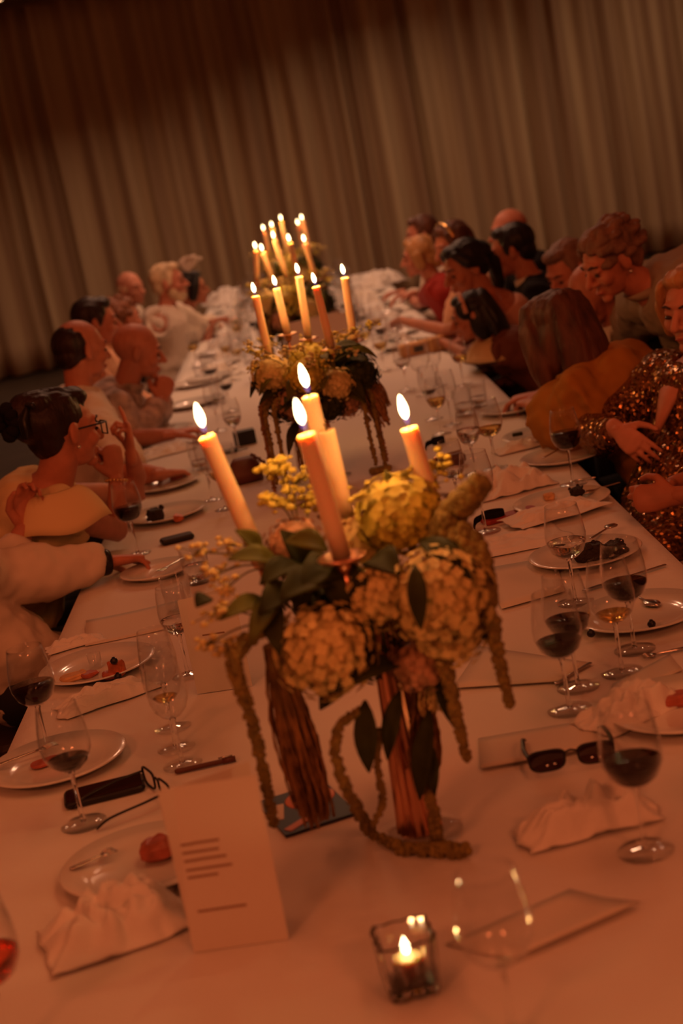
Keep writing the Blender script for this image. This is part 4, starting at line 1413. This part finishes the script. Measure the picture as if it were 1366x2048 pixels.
def wineglass(p, kind, label, liquid=None, fill=0.0, group='glasses on the table'):
    nm = {'red': 'wine_glass', 'white': 'wine_glass', 'flute': 'champagne_flute', 'tumbler': 'tumbler'}[kind]
    t = thing(nm, label, 'glass', (p[0], p[1], TZ), 0, group)
    for n, me, m in glass_parts(kind, fill if liquid else 0):
        if m == 'L':
            key = (id(me), liquid)
            if key not in GCACHE:
                c = me.copy(); GCACHE[key] = c; c.materials.append(M[LM[liquid]])
                c.polygons.foreach_set('use_smooth', [True] * len(c.polygons))
            o = bpy.data.objects.new({'r': 'red_wine', 'w': 'white_wine', 'c': 'water', 'p': 'rose_wine'}[liquid], GCACHE[key])
            col.objects.link(o); o.parent = t
        else:
            link(n, me, M[m], t)
    return t


def G(px, py, kind, label, liquid=None, fill=0.0):
    return wineglass(T(px, py), kind, label, liquid, fill)


PL = {}


def plate(p, r, label, z=TZ, group='plates on the table'):
    if r not in PL:
        mb = MB(); mb.lathe([(0, 0), (r * .58, 0), (r * .62, .004), (r * .97, .017), (r, .0195), (r * .985, .0215), (r * .66, .0085), (r * .6, .0055), (0, .005)], seg=48)
        PL[r] = mb.mesh('plate')
    o = link('plate', PL[r], M['ceramic'], None, True, (p[0], p[1], z))
    return tag(o, label, 'plate', group)


def napkin(p, sx, sy, h, seed, label, rz=0.0, z=TZ, group='napkins on the table', base=None):
    rr = random.Random(seed)
    mb = MB(); o = V((rr.uniform(-9, 9), rr.uniform(-9, 9), rr.uniform(-9, 9)))
    R = Matrix.Rotation(rz, 3, 'Z')

    def fn(u, v):
        x = (u - .5); y = (v - .5)
        ed = min(1, 5.0 * min(u, v, 1 - u, 1 - v))
        q = V((x * 2.6, y * 2.6, 0)) + o
        d = V((noise.noise(q * 1.2), noise.noise(q * 1.2 + V((5, 2, 1))), 0)) * .16
        ridge = 1 - abs(noise.noise(q * 1.3 + d * 3)) * 2.2
        r2 = abs(noise.noise(q * 2.9 + d * 2))
        zz = h * max(0.0, (.25 + .6 * max(0, ridge) + .45 * r2) * (ed * .85 + .15) * (1.1 - .9 * (x * x + y * y)))
        return R @ V((x * sx * (1 + d.x), y * sy * (1 + d.y), max(.0035, zz)))
    mb.sheet(36, 36, fn)
    ob = obj('napkin', mb, M['napkin'], None, True, (p[0], p[1], z), solid=.0016)
    return tag(ob, label, 'napkin', group)


def lozenge(p, size, rz, material, name, label, cat, r=.01, z=TZ, tilt=None, group=None):
    mb = MB(); mb.bevbox((0, 0, size[2] / 2), size, r)
    o = obj(name, mb, material, None, False, (p[0], p[1], z))
    o.rotation_euler = tilt or (0, 0, rz)
    return tag(o, label, cat, group)


def cutlery(a, b, kind, label, z=TZ + .004, group='cutlery on the table'):
    """from handle end a to working end b, lying flat"""
    a = V(a); b = V(b); a.z = b.z = 0
    d = (b - a); L = d.length; d.normalize(); s = V((-d.y, d.x, 0))
    t = thing(kind, label, kind, (a.x, a.y, z), 0, group)
    mb = MB(); mb.tube([d * 0, d * L * .18, d * L * .45, d * L * .68], [(.0055, .0018), (.005, .0018), (.003, .0022), (.0028, .002)], 8, side=s, round_ends=True); obj('handle', mb, M['steel'], t)
    mb = MB()
    if kind == 'knife':
        mb.tube([d * L * .66, d * L * .8, d * L * .95, d * L], [(.005, .0012), (.0085, .001), (.007, .001), (.002, .0008)], 8, side=s); obj('blade', mb, M['steel'], t)
    elif kind == 'spoon':
        mb.tube([d * L * .66, d * L * .74, d * L * .84, d * L * .94, d * L], [(.003, .002), (.012, .003), (.0175, .004), (.013, .003), (.003, .002)], 10, side=s); obj('spoon_bowl', mb, M['steel'], t)
    else:
        mb.tube([d * L * .66, d * L * .74, d * L * .80], [(.003, .002), (.010, .0018), (.0115, .0014)], 8, side=s); obj('fork_head', mb, M['steel'], t)
        for k in range(4):
            o = s * (k - 1.5) * .0062
            mb = MB(); mb.tube([d * L * .79 + o, d * L * .9 + o + V((0, 0, .002)), d * L + o], [.0016, .0015, .001], 6); obj('tine', mb, M['steel'], t)
    return t


# ---- glasses, left side
G(168, 1648, 'red', 'wine glass with a little red wine beside the black phone', 'r', .16)
G(98, 1505, 'red', 'red wine glass at the left table edge behind the nearest left glass', 'r', .34)
G(346, 1455, 'white', 'empty glass farthest from the camera in the row of three')
G(353, 1496, 'white', 'glass with a trace of white wine in the middle of the row of three', 'w', .07)
G(366, 1530, 'white', 'empty glass nearest to the menu card in the row of three')
G(376, 1350, 'white', 'water glass beside the standing card behind the near flowers', 'c', .30)
G(276, 1108, 'red', 'red wine glass in front of the woman with the updo', 'r', .36)
G(398, 1165, 'tumbler', 'tumbler of water left of the leaning candle', 'c', .45)
G(362, 1225, 'tumbler', 'empty tumbler in front of the standing card')
G(452, 1018, 'white', 'white wine glass behind the leaning candle', 'w', .22)
G(425, 1000, 'flute', 'tall empty flute left of the leaning candle')
G(402, 938, 'tumbler', 'tumbler near the spread hand on the table', 'c', .25)
G(455, 940, 'tumbler', 'empty tumbler just left of the brown pouch')
G(478, 900, 'white', 'water glass beside the black box', 'c', .3)
G(438, 862, 'white', 'empty wine glass on the left in front of the bald man')
G(462, 822, 'white', 'wine glass holding red wine left of the second centrepiece', 'r', .22)
G(440, 806, 'tumbler', 'tumbler left of the second centrepiece', 'c', .2)
G(430, 790, 'red', 'red wine glass in front of the bald man', 'r', .2)
# ---- glasses, right side
G(1147, 968, 'red', 'large glass of red wine near the edge beside the mustard shirt', 'r', .42)
G(1152, 1205, 'red', 'glass of water standing in front of the chocolate cake plate', 'c', .30)
G(1270, 1300, 'red', 'red wine glass between the cake plate and the blueberry plate', 'r', .30)
G(1157, 1375, 'red', 'wine glass behind its twin, left of the blueberry plate', 'r', .26)
G(1140, 1420, 'red', 'wine glass in front of its twin, left of the blueberry plate', 'r', .24)
G(1245, 1345, 'red', 'glass with pale wine in front of the blueberry plate', 'w', .12)
G(1292, 1702, 'red', 'wine glass with dark red wine by the sunglasses', 'r', .30)
G(1030, 2085, 'red', 'empty blurred wine glass beside the tealight')
G(22, 2110, 'red', 'blurred glass with a pink drink in the bottom left corner', 'p', .32)
G(972, 1064, 'red', 'wine glass with its foot by the black ribbon', None)
G(920, 1022, 'white', 'water glass right of the short candle', 'c', .25)
G(951, 948, 'white', 'half-full water glass right of the short candle', 'c', .42)
G(992, 936, 'red', 'glass of white wine left of the crumpled napkin', 'w', .24)
G(884, 868, 'white', 'white wine glass in the group right of the second centrepiece', 'w', .3)
G(905, 850, 'white', 'empty glass in the group right of the second centrepiece')
G(868, 838, 'white', 'glass with red wine dregs right of the second centrepiece', 'r', .12)
G(930, 830, 'tumbler', 'tumbler in the group right of the second centrepiece', 'c', .4)
G(958, 812, 'tumbler', 'tumbler nearest to the hand of the woman in mustard', 'c', .3)
G(928, 770, 'white', 'white wine glass at the right edge behind the mustard shirt', 'w', .25)
G(880, 772, 'flute', 'tall flute in front of the kraft boxes')
G(850, 790, 'red', 'empty wine glass in front of the kraft boxes')
G(815, 780, 'white', 'glass at the right of the second centrepiece tassel', 'c', .2)

# ---- plates and what lies on them, left side
p = T(118, 1535); plate(p, .132, 'dirty plate at the left edge with a fork across it')
cutlery(T(-10, 1560), T(120, 1512), 'fork', 'fork lying across the plate at the left edge', TZ + .026)
lozenge(T(95, 1535), (.06, .035, .006), .4, M['pink'], 'food_scrap', 'pink smear of food on the left edge plate', 'food', .015, TZ + .0085)
p = T(198, 1342); plate(p, .132, 'plate with orange fruit and dark berries on the left')


def berry(px, py, label, z=TZ + .0165, r=.0085, m='berry'):
    mb = MB(); mb.ell((0, 0, 0), (r, r, r * .92), 12, 8); mb.lathe([(r * .35, r * .82), (r * .45, r * 1.02), (r * .25, r * .95)], seg=8)
    return tag(obj('berry', mb, M[m], None, True, T(px, py, z)), label, 'berry', 'berries on the plates')


def chunk(px, py, size, seed, m, name, label, cat, z=TZ + .006, rz=0.0):
    rr = random.Random(seed); mb = MB()
    mb.bevbox((0, 0, size[2] / 2), size, min(size[:2]) * .3)
    if m == 'cake':
        for k in range(26):
            b = rr.uniform(.14, .26) * min(size)
            mb.ell((rr.uniform(-.5, .5) * size[0], rr.uniform(-.5, .5) * size[1], rr.uniform(.15, 1.05) * size[2]), b, 7, 5)
    mb.v = [tuple(V(v) + V((noise.noise(V(v) * 70 + V((seed, 0, 0))), noise.noise(V(v) * 70 + V((0, seed, 5))), noise.noise(V(v) * 60 + V((3, 0, seed))) * (1 if v[2] > size[2] * .3 else 0))) * .005) for v in mb.v]
    o = obj(name, mb, M[m], None, False, T(px, py, z)); o.rotation_euler = (0, 0, rz)
    o.location.z = z
    return tag(o, label, cat)


chunk(236, 1352, (.035, .03, .034), 1, 'fruit', 'fruit_piece', 'orange fruit chunk topped with a dark berry', 'fruit')
chunk(222, 1356, (.03, .028, .014), 2, 'pink', 'fruit_piece', 'red fruit slice beside the orange chunk', 'fruit')
chunk(150, 1358, (.06, .035, .012), 3, 'bread', 'bread_piece', 'piece of bread on the fruit plate', 'bread', rz=.4)
chunk(180, 1352, (.04, .03, .011), 9, 'pink', 'fruit_piece', 'pink fruit pulp on the left fruit plate', 'fruit', rz=.8)
berry(228, 1322, 'dark berry on top of the orange fruit chunk', TZ + .046)
berry(236, 1353, 'dark berry in front of the orange fruit chunk', TZ + .018)
G(194, 1340, 'tumbler', 'small glass cup standing on the fruit plate').scale = (.42, .42, .42)
bpy.context.view_layer.update()
plate(T(318, 1150), .105, 'small plate in front of the watch hand')
cutlery(T(372, 1130), T(318, 1162), 'fork', 'fork leaning on the small plate by the watch hand', TZ + .023)
plate(T(335, 1035), .13, 'plate with a dark bun piece in front of the updo woman')
chunk(313, 1040, (.05, .04, .035), 4, 'cake', 'cake_piece', 'dark lump of cake on the plate by the updo woman', 'cake')
chunk(358, 1042, (.03, .025, .02), 5, 'fruit', 'fruit_piece', 'bit of fruit beside the dark cake lump', 'fruit')
plate(T(330, 975), .13, 'plate under the spread hand on the left')
chunk(355, 958, (.05, .03, .015), 6, 'pink', 'food_scrap', 'reddish food under the spread hand', 'food')
plate(T(330, 868), .13, 'plate in front of the bald man')
plate(T(385, 812), .13, 'plate beyond the clasped hands')
plate(T(397, 770), .13, 'plate nearest to the bearded man on the left')
p = T(290, 1738); plate(p, .13, 'near plate with pink petals behind the menu card')
chunk(318, 1715, (.05, .05, .03), 7, 'pink', 'flower_petals', 'crushed pink petals on the plate behind the menu card', 'petals', TZ + .008)
cutlery(T(150, 1760), T(235, 1722), 'fork', 'fork sticking out from under the near crumpled napkin', TZ + .020)
# ---- plates, right side
plate(T(1280, 1238), .132, 'plate with blueberries and a spoon on the right')
berry(1182, 1267, 'blueberry at the left rim of the right plate', TZ + .018)
berry(1303, 1248, 'blueberry beside the spoon on the right plate', TZ + .016)
cutlery(T(1240, 1190), T(1318, 1222), 'spoon', 'spoon lying on the blueberry plate', TZ + .012)
plate(T(1172, 1118), .132, 'plate with dark chocolate cake on the right')
chunk(1180, 1118, (.075, .05, .035), 8, 'cake', 'cake_slice', 'crumbling dark chocolate cake, larger piece', 'cake')
chunk(1228, 1112, (.055, .045, .032), 11, 'cake', 'cake_slice', 'dark chocolate cake piece behind the tilted wine glass', 'cake', rz=.5)
cutlery(T(1185, 1098), T(1232, 1068), 'spoon', 'spoon leaning up from the chocolate cake', TZ + .026)
cutlery(T(1330, 1133), T(1165, 1185), 'knife', 'knife lying right of the chocolate cake plate')
plate(T(1125, 1012), .13, 'plate with dark scraps beyond the crumpled napkins')
chunk(1155, 992, (.035, .03, .022), 12, 'cake', 'cake_piece', 'dark cake lump by the large red wine glass', 'cake', TZ + .012)
berry(1128, 1009, 'dark berry left of the cake lump by the large wine glass', TZ + .012)
chunk(1100, 1000, (.03, .025, .02), 13, 'bread', 'bread_piece', 'pale bun piece beside the dark scraps', 'bread')
cutlery(T(1240, 978), T(1165, 1000), 'spoon', 'spoon resting at the table edge beside the large wine glass', TZ + .018)
plate(T(1128, 920), .13, 'plate left of the large red wine glass')
cutlery(T(1090, 930), T(1135, 905), 'fork', 'fork on the plate left of the large wine glass', TZ + .023)
plate(T(1085, 876), .13, 'plate with a dark leaf near the mustard shirt')
chunk(1035, 872, (.035, .015, .012), 14, 'leafd', 'salad_leaf', 'dark leaf on the plate near the mustard shirt', 'leaf', TZ + .02)
plate(T(1030, 822), .13, 'plate below the hand of the woman in mustard')
plate(T(1375, 1425), .135, 'plate cut off at the right edge beside the crumpled tissue')
chunk(1356, 1408, (.05, .04, .02), 15, 'pink', 'food_scrap', 'pink food on the plate cut off at the right edge', 'food')
cutlery(T(1366, 1300), T(1285, 1318), 'fork', 'fork in front of the blueberry plate')
cutlery(T(1180, 1330), T(1110, 1372), 'knife', 'knife lying by the feet of the twin wine glasses')
cutlery(T(1190, 957), T(1140, 965), 'knife', 'knife beside the foot of the large wine glass')

# ---- napkins and tissues
napkin(T(235, 1862), .20, .15, .060, 1, 'crumpled white napkin left of the menu card', .3)
napkin(T(215, 1398), .22, .10, .030, 2, 'folded napkin below the fruit plate', .45)
napkin(T(150, 1290), .14, .07, .018, 3, 'small crumpled tissue at the left table edge', .3)
napkin(T(1020, 975), .22, .20, .060, 4, 'big crumpled napkin left of the large red wine glass', .2)
napkin(T(1110, 1035), .26, .15, .022, 5, 'wide napkin spread over the plate with dark scraps', .35, TZ + .012)
napkin(T(1030, 1085), .26, .20, .014, 6, 'flat white napkin beside the black ribbon', .1)
napkin(T(1175, 1655), .20, .08, .060, 7, 'puffed white napkin in front of the sunglasses', .15)
napkin(T(1262, 1430), .18, .11, .050, 8, 'crumpled tissue behind the sunglasses', .5)
napkin(T(1050, 895), .20, .08, .026, 10, 'rolled napkin in front of the dark leaf plate', .25)
napkin(T(1345, 1395), .16, .10, .014, 9, 'flat napkin at the right edge', .2)
napkin(T(452, 608), .34, .30, .13, 21, 'large heap of crumpled white cloth at the far left of the table', .4)
napkin(T(760, 572), .34, .30, .11, 22, 'large heap of crumpled white cloth at the far right of the table', .9)
napkin(T(330, 905), .24, .18, .03, 11, 'napkin at the left edge in front of the clasped hands', .4)


# ---- cards and papers
def sheet_card(px, py, w, d, rz, label, name='paper_sheet', th=.0016, z=TZ, lift=0.0):
    mb = MB()

    def fn(u, v):
        return V(((u - .5) * w, (v - .5) * d, .001 + lift * (max(0, v - .2) ** 2 + (u - .5) ** 2 * .8)))
    mb.sheet(8, 8, fn)
    o = obj(name, mb, M['paper'], None, True, T(px, py, z), solid=th); o.rotation_euler = (0, 0, rz)
    return tag(o, label, 'paper')


def folded_card(p, w, h, rz, label, lines, open_=0.5, lean=0.05):
    """standing card folded along its left edge; `lines` are printed lines on the front"""
    t = thing('menu_card', label, 'menu card', (p[0], p[1], TZ), rz, 'standing cards on the table')
    mb = MB(); Mx = Matrix.Rotation(-lean, 3, 'X'); mb.box(Mx @ V((w / 2, 0, h / 2)), (w, .0012, h), Mx); fp = obj('front_panel', mb, M['paper'], t, False)
    Mz = Matrix.Rotation(open_, 3, 'Z')
    mb = MB(); mb.box(Mz @ V((w / 2, 0, h / 2)) + V((0, .001, 0)), (w, .0012, h), Mz); obj('back_panel', mb, M['paper'], t, False)
    for (x0, x1, z) in lines:
        mb = MB(); mb.box(Mx @ V(((x0 + x1) / 2 * w, -.0009, z * h)), ((x1 - x0) * w, .0004, .0032), Mx); obj('text_line', mb, M['ink'], fp, False)
    return t


pb = T(388, 1905); pe = T(578, 1878)
w_ = (pe - pb).length
folded_card(pb, w_, .235, math.atan2(pe.y - pb.y, pe.x - pb.x), 'standing menu card with faint lines of text in the foreground',
            [(.10, .22, .655), (.22, .50, .657), (.10, .48, .605), (.10, .24, .555), (.24, .54, .557), (.10, .58, .500), (.10, .42, .455), (.13, .64, .245)])
pb = T(395, 1388); pe = T(505, 1372)
folded_card(pb, (pe - pb).length, .20, math.atan2(pe.y - pb.y, pe.x - pb.x), 'blank standing card half hidden behind the near flowers', [(.3, .7, .6)])
pb = D(570, 648, 7.25); pe = D(694, 624, 7.25)
folded_card(pb, (pe - pb).length, pb.z - TZ, math.atan2(pe.y - pb.y, pe.x - pb.x), 'pale standing card behind the candles of the second nearest centrepiece', [])
sheet_card(270, 1250, .24, .20, .1, 'pale sheet of paper lying on the left between the tissues', lift=.012)


def quad_card(c, label, th=.003, lift=.004):
    """loose card from its near-left, near-right, far-right and far-left corners on the table"""
    q = [T(*k) for k in c]; o0 = (q[0] + q[1] + q[2] + q[3]) / 4
    mb = MB()

    def fn(u, v):
        p = q[0].lerp(q[1], u).lerp(q[3].lerp(q[2], u), v) - o0
        return V((p.x, p.y, th / 2 + .0005 + lift * max(0, .5 - v) * 2))
    mb.sheet(6, 6, fn)
    return tag(obj('menu_sheet', mb, M['paper'], None, True, o0, solid=th), label, 'paper')


quad_card([(1004, 1222), (1130, 1187), (1110, 1115), (965, 1140)], 'card lying left of the chocolate cake plate')
quad_card([(908, 1381), (1115, 1368), (1180, 1328), (960, 1295)], 'card lying under the trailing amaranth on the right')
quad_card([(963, 1543), (1200, 1499), (1195, 1440), (957, 1480)], 'card lying under the sunglasses')
quad_card([(1030, 1927), (1282, 1815), (1140, 1780), (890, 1890)], 'card lying in front behind the empty blurred glass', .0015, .007)
quad_card([(1215, 1410), (1366, 1345), (1340, 1310), (1225, 1370)], 'sheet under the fork on the right', .002)
# folded edges of the loose cards stand up a little and throw thin shadows
# ---- phones, pouches and small belongings
a, b = T(130, 1608), T(290, 1568)
rzp = math.atan2(b.y - a.y, b.x - a.x)
ph = thing('phone', 'black phone lying beside the nearest left wine glass', 'phone', ((a + b) / 2).xyz, rzp)
ph.location.z = TZ
mb = MB(); mb.bevbox((0, 0, .006), ((b - a).length, .072, .011), .010); obj('case', mb, M['black'], ph, False)
mb = MB(); mb.bevbox((0, 0, .0118), ((b - a).length - .008, .064, .001), .008); obj('screen', mb, M['lens'], ph, False)
lozenge(T(355, 1082), (.10, .05, .016), .25, M['black'], 'phone', 'dark phone on the table beside the plate of the updo woman', 'phone', .01)
lozenge(T(492, 888), (.085, .06, .055), .1, M['black'], 'box', 'small black box left of the second centrepiece', 'box', .006)
lozenge(T(447, 908), (.11, .05, .012), .15, M['black'], 'phone', 'black phone lying left of the small black box', 'phone', .01)


def glasses_thing(c, rz, label, mat_frame, mat_lens, w=.135, h=.036, z=TZ):
    t = thing('sunglasses' if mat_lens == 'lens' else 'eyeglasses', label, 'glasses', (c[0], c[1], z), rz)
    mb = MB(); mb.tube([(-.012, 0, h * .75), (0, 0, h * .85), (.012, 0, h * .75)], .002, 6); obj('bridge', mb, M[mat_frame], t)
    for sx in (-1, 1):
        mb = MB()
        rim = [V((sx * (.039 + .028 * math.copysign(abs(math.cos(a)) ** .55, math.cos(a)) * (1 + .10 * math.sin(a))), .0, h * .52 + h * .46 * math.copysign(abs(math.sin(a)) ** .6, math.sin(a)))) for a in [2 * PI * k / 32 for k in range(33)]]
        mb.tube(rim, .0022, 6); obj('rim', mb, M[mat_frame], t)
        if mat_lens:
            mb = MB(); n_ = len(rim) - 1
            mb.add([q_ + V((0, -.0012, 0)) for q_ in rim[:-1]] + [q_ + V((0, .0012, 0)) for q_ in rim[:-1]], [tuple(range(n_)), tuple(range(2 * n_ - 1, n_ - 1, -1))] + [(k_, (k_ + 1) % n_, n_ + (k_ + 1) % n_, n_ + k_) for k_ in range(n_)])
            obj('lens', mb, M[mat_lens], t)
        mb = MB(); mb.tube(bez([(sx * .066, .002, h * .7), (sx * .070, .05, h * .62), (sx * .066, .11, h * .45), (sx * .062, .135, .004)], 4), [(.0018, .004)] * 13, 6, side=(0, 0, 1)); obj('temple', mb, M[mat_frame], t)
    return t


p = T(1135, 1542)
a, b = T(1052, 1552), T(1325, 1505)
glasses_thing(p + V((.01, 0, 0)), math.atan2(b.y - a.y, b.x - a.x) * .9, 'dark sunglasses lying in front of the crumpled tissue', 'black', 'lens', z=TZ + .004)
p = T(318, 1588)
glasses_thing(p, math.radians(115), 'dark-rimmed eyeglasses lying behind the menu card', 'black', None)
t = cut = thing('pen', 'brown pen lying behind the menu card', 'pen', T(355, 1548), 0)
e = T(472, 1522) - T(355, 1548)
mb = MB(); mb.tube([V((0, 0, .005)), e * .8 + V((0, 0, .005))], .0048, 8, round_ends=True); obj('barrel', mb, M['leather'], t)
mb = MB(); mb.tube([e * .78 + V((0, 0, .005)), e + V((0, 0, .005))], .0056, 8); obj('cap', mb, M['leather'], t)
mb = MB(); mb.tube([e * .72 + V((0, 0, .012)), e * .96 + V((0, 0, .012))], .0016, 6); obj('clip', mb, M['steel'], t)
# printed booklet under the flowers
p = T(612, 1620)
t = thing('booklet', 'printed booklet in dark blue and orange under the near flowers', 'booklet', p, .3)
mb = MB(); mb.box((0, 0, .003), (.12, .16, .005)); obj('cover', mb, M['blue'], t, False)
mb = MB(); mb.lathe([(0, .0056), (.042, .0056), (.040, .0062), (0, .0062)], (.018, .03, 0), 24); obj('orange_print', mb, M['orangep'], t)
mb = MB(); mb.box((-.012, -.045, .006), (.09, .016, .001), Matrix.Rotation(.5, 3, 'Z')); obj('orange_print', mb, M['orangep'], t, False)
mb = MB(); mb.box((-.04, .01, .006), (.012, .06, .001), Matrix.Rotation(-.3, 3, 'Z')); obj('pale_print', mb, M['paper'], t, False)
# pouches
t = thing('pouch', 'brown leather pouch with braided trim left of the second centrepiece', 'pouch', T(497, 965), .25)
mb = MB(); mb.tube([(0, 0, .0), (0, .006, .03), (0, .02, .065), (0, .03, .085)], [(.055, .022), (.06, .026), (.05, .016), (.03, .006)], 16, side=(1, 0, 0)); obj('pouch_body', mb, M['leather'], t)
mb = MB()
pp = bez([(.030, .0, .09), (.062, -.02, .055), (.066, -.022, .0)], 8)
for k, q_ in enumerate(pp):
    mb.ell(q_ + V((.003 * math.sin(k * 2), 0, .0)), .006, 7, 5)
obj('braid', mb, M['leather'], t)
t = thing('purse', 'small red-brown purse right of the short candle', 'purse', T(900, 935), .5)
mb = MB(); mb.bevbox((0, 0, .022), (.11, .06, .04), .02); obj('purse_body', mb, M['leather'], t, False)
mb = MB(); mb.tube([(-.05, 0, .042), (.05, 0, .042)], .004, 8, round_ends=True); obj('clasp', mb, M['gold'], t)
lozenge(T(1020, 1035), (.16, .045, .012), .35, M['red'], 'spectacle_case', 'flat red case beside the black ribbon', 'case', .01)


def ribbon(px, py, r, label, rz=0.0, w=.012):
    t = thing('ribbon_band', label, 'ribbon', T(px, py), rz)
    mb = MB(); pts = [V((r * math.cos(a), r * .75 * math.sin(a), w + .004)) for a in [2 * PI * k / 24 for k in range(25)]]
    mb.tube(pts, [(w, .0012)] * 25, 6, side=(0, 0, 1)); obj('loop', mb, M['blackcloth'], t)
    mb = MB(); mb.tube(bez([(-r, 0, w + .004), (-r - .02, -.02, .014), (-r - .03, -.05, .003)], 4), [(w * .7, .0012)] * 9, 6, side=(0, .3, 1)); obj('tail', mb, M['blackcloth'], t)


ribbon(988, 1042, .030, 'black ribbon loop beside the foot of a wine glass')
ribbon(878, 890, .022, 'small black ribbon ring right of the second centrepiece')
lozenge(T(762, 945), (.075, .028, .020), .05, M['amar'], 'seed_pod', 'short green seed pod lying behind the near flowers', 'seed pod', .009)
# kraft boxes at the right edge
t = thing('kraft_box', 'kraft cardboard box lying by the girl with the headband', 'box', T(835, 708), .15)
mb = MB(); mb.bevbox((0, 0, .03), (.17, .09, .058), .008); obj('carton', mb, M['kraft'], t, False)
mb = MB(); mb.box((.0, -.046, .03), (.05, .002, .03)); obj('dark_label', mb, M['black'], t, False)
t = thing('kraft_box', 'smaller tilted kraft box beside the larger one', 'box', T(880, 700), .35)
mb = MB(); mb.bevbox((0, 0, .035), (.12, .08, .068), .008); obj('carton', mb, M['kraft'], t, False)
mb = MB(); mb.box((0, -.041, .06), (.12, .002, .012)); obj('tape', mb, M['bread'], t, False)

# ---- tealight in its square fluted glass
pc = T(826, 1975)
t = thing('tealight_holder', 'square fluted glass tealight holder burning in the foreground', 'candle holder', pc, math.radians(8))
mb = MB(); S_ = .034
ring = []
for k in range(4):
    for j in range(6):
        u = (j + .5) / 6 * 2 - 1
        f_ = 1 + .05 * (1 if j % 2 else -1)
        x, y = ((u, -1), (1, u), (-u, 1), (-1, -u))[k]
        ring.append((x * S_ * (f_ if k in (1, 3) else 1), y * S_ * (f_ if k in (0, 2) else 1)))
n = len(ring); vs = []; fs = []
for (g, z) in ((.86, 0), (.95, .008), (1.06, .074), (.93, .074), (.82, .014)):
    vs += [(x * g, y * g, z) for x, y in ring]
for k in range(4):
    for i_ in range(n):
        j_ = (i_ + 1) % n
        fs.append((k * n + i_, k * n + j_, (k + 1) * n + j_, (k + 1) * n + i_))
fs.append(tuple(range(n - 1, -1, -1))); fs.append(tuple(4 * n + i_ for i_ in range(n)))
mb.add(vs, fs); obj('glass_cup', mb, M['stemglass'], t, False)
tl = thing('tealight', 'burning tealight inside the square glass holder', 'candle', pc + V((0, 0, .0145)))
mb = MB(); mb.lathe([(0, 0), (.0185, 0), (.019, .024), (.0185, .024), (.018, .002), (0, .002)], seg=28); obj('cup', mb, M['glass'], tl)
mb = MB(); mb.lathe([(0, .0022), (.0178, .0022), (.0178, .028), (.015, .030), (0, .0285)], seg=28); obj('wax', mb, M['wax'], tl)
mb = MB(); mb.tube([(0, 0, .028), (0, 0, .035)], .001, 6); obj('wick', mb, M['wick'], tl)
mb = MB(); mb.lathe([(0, .031), (.0036, .034), (.0056, .039), (.005, .044), (.0022, .051), (0, .056)], seg=14); obj('flame', mb, M['flame'], tl)
d = bpy.data.lights.new('tealight_light', 'POINT'); d.energy = .3; d.color = (1, .45, .14); d.shadow_soft_size = .006
o = bpy.data.objects.new('tealight_light', d); col.objects.link(o); o.parent = tl; o.location = (0, 0, .046)

# ---- the crowded far settings
rr = random.Random(77)
FARG = 'glassware at the far end of the table'
NTH = ['nearest', 'second', 'third', 'fourth', 'fifth', 'sixth', 'seventh', 'eighth', 'ninth', 'tenth', 'eleventh', 'twelfth', 'thirteenth', 'fourteenth']
DR = {None: 'empty', 'w': 'white wine', 'c': 'water', 'r': 'red wine'}
KN = {'red': 'large wine glass', 'white': 'small wine glass', 'flute': 'champagne flute', 'tumbler': 'tumbler'}
for sgn, y0 in ((-1, 8.2), (1, 8.0)):
    sd = 'left' if sgn < 0 else 'right'
    y = y0; todo = []; m = 0
    while y < 13.2:
        x = sgn * rr.uniform(.48, .54)
        plate((x, y), .125, '%s white plate from the camera among the far %s settings' % (NTH[m], sd), group='far plates')
        napkin((x - sgn * .03, y + .22), .20, .15, rr.uniform(.04, .07), int(y * 100), '%s crumpled napkin from the camera among the far %s settings' % (NTH[m], sd), rr.uniform(0, 3), group='far napkins')
        for k in range(4):
            todo.append((y + rr.uniform(-.26, .26), sgn * rr.uniform(.15, .40), rr.choice(('red', 'white', 'white', 'flute')), rr.choice((None, None, 'w', 'c', 'r'))))
        todo.append((y + .3, sgn * rr.uniform(.2, .34), 'tumbler', 'c'))
        y += .58; m += 1
    cnt = {}
    kept = []
    for gy, gx, kd, lq in sorted(todo, key=lambda q_: q_[0]):
        for _ in range(30):        # keep the glasses from standing in one another
            hit = [h for h in kept if (h[0] - gx) ** 2 + (h[1] - gy) ** 2 < .0072]
            if not hit:
                break
            gx = sgn * rr.uniform(.15, .40); gy += rr.uniform(-.03, .05)
        kept.append((gx, gy))
        n_ = cnt.get((kd, lq), 0); cnt[(kd, lq)] = n_ + 1
        what = 'empty ' + KN[kd] if lq is None else KN[kd] + ' of ' + DR[lq]
        wineglass((gx, gy), kd, '%s %s counted from the camera in the far %s settings' % (NTH[n_], what, sd), lq, .28, FARG)
for (px, py, k, l_) in ((395, 735, 0, 'small white wine glass left of the third centrepiece'), (430, 720, 1, 'empty large glass left of the third centrepiece'), (405, 760, 2, 'tumbler of water by the plate nearest the bearded man'),
                        (770, 740, 0, 'small white wine glass right of the second centrepiece'), (800, 720, 1, 'empty large glass beside the larger kraft box'), (790, 690, 2, 'tumbler of water behind the kraft boxes'),
                        (460, 740, 0, 'small white wine glass left of the second centrepiece candles'), (740, 800, 1, 'empty large glass close to the right of the second centrepiece')):
    wineglass(T(px, py), ('white', 'red', 'tumbler')[k], l_, ('w', None, 'c')[k], .3, 'glasses beside the second centrepiece')
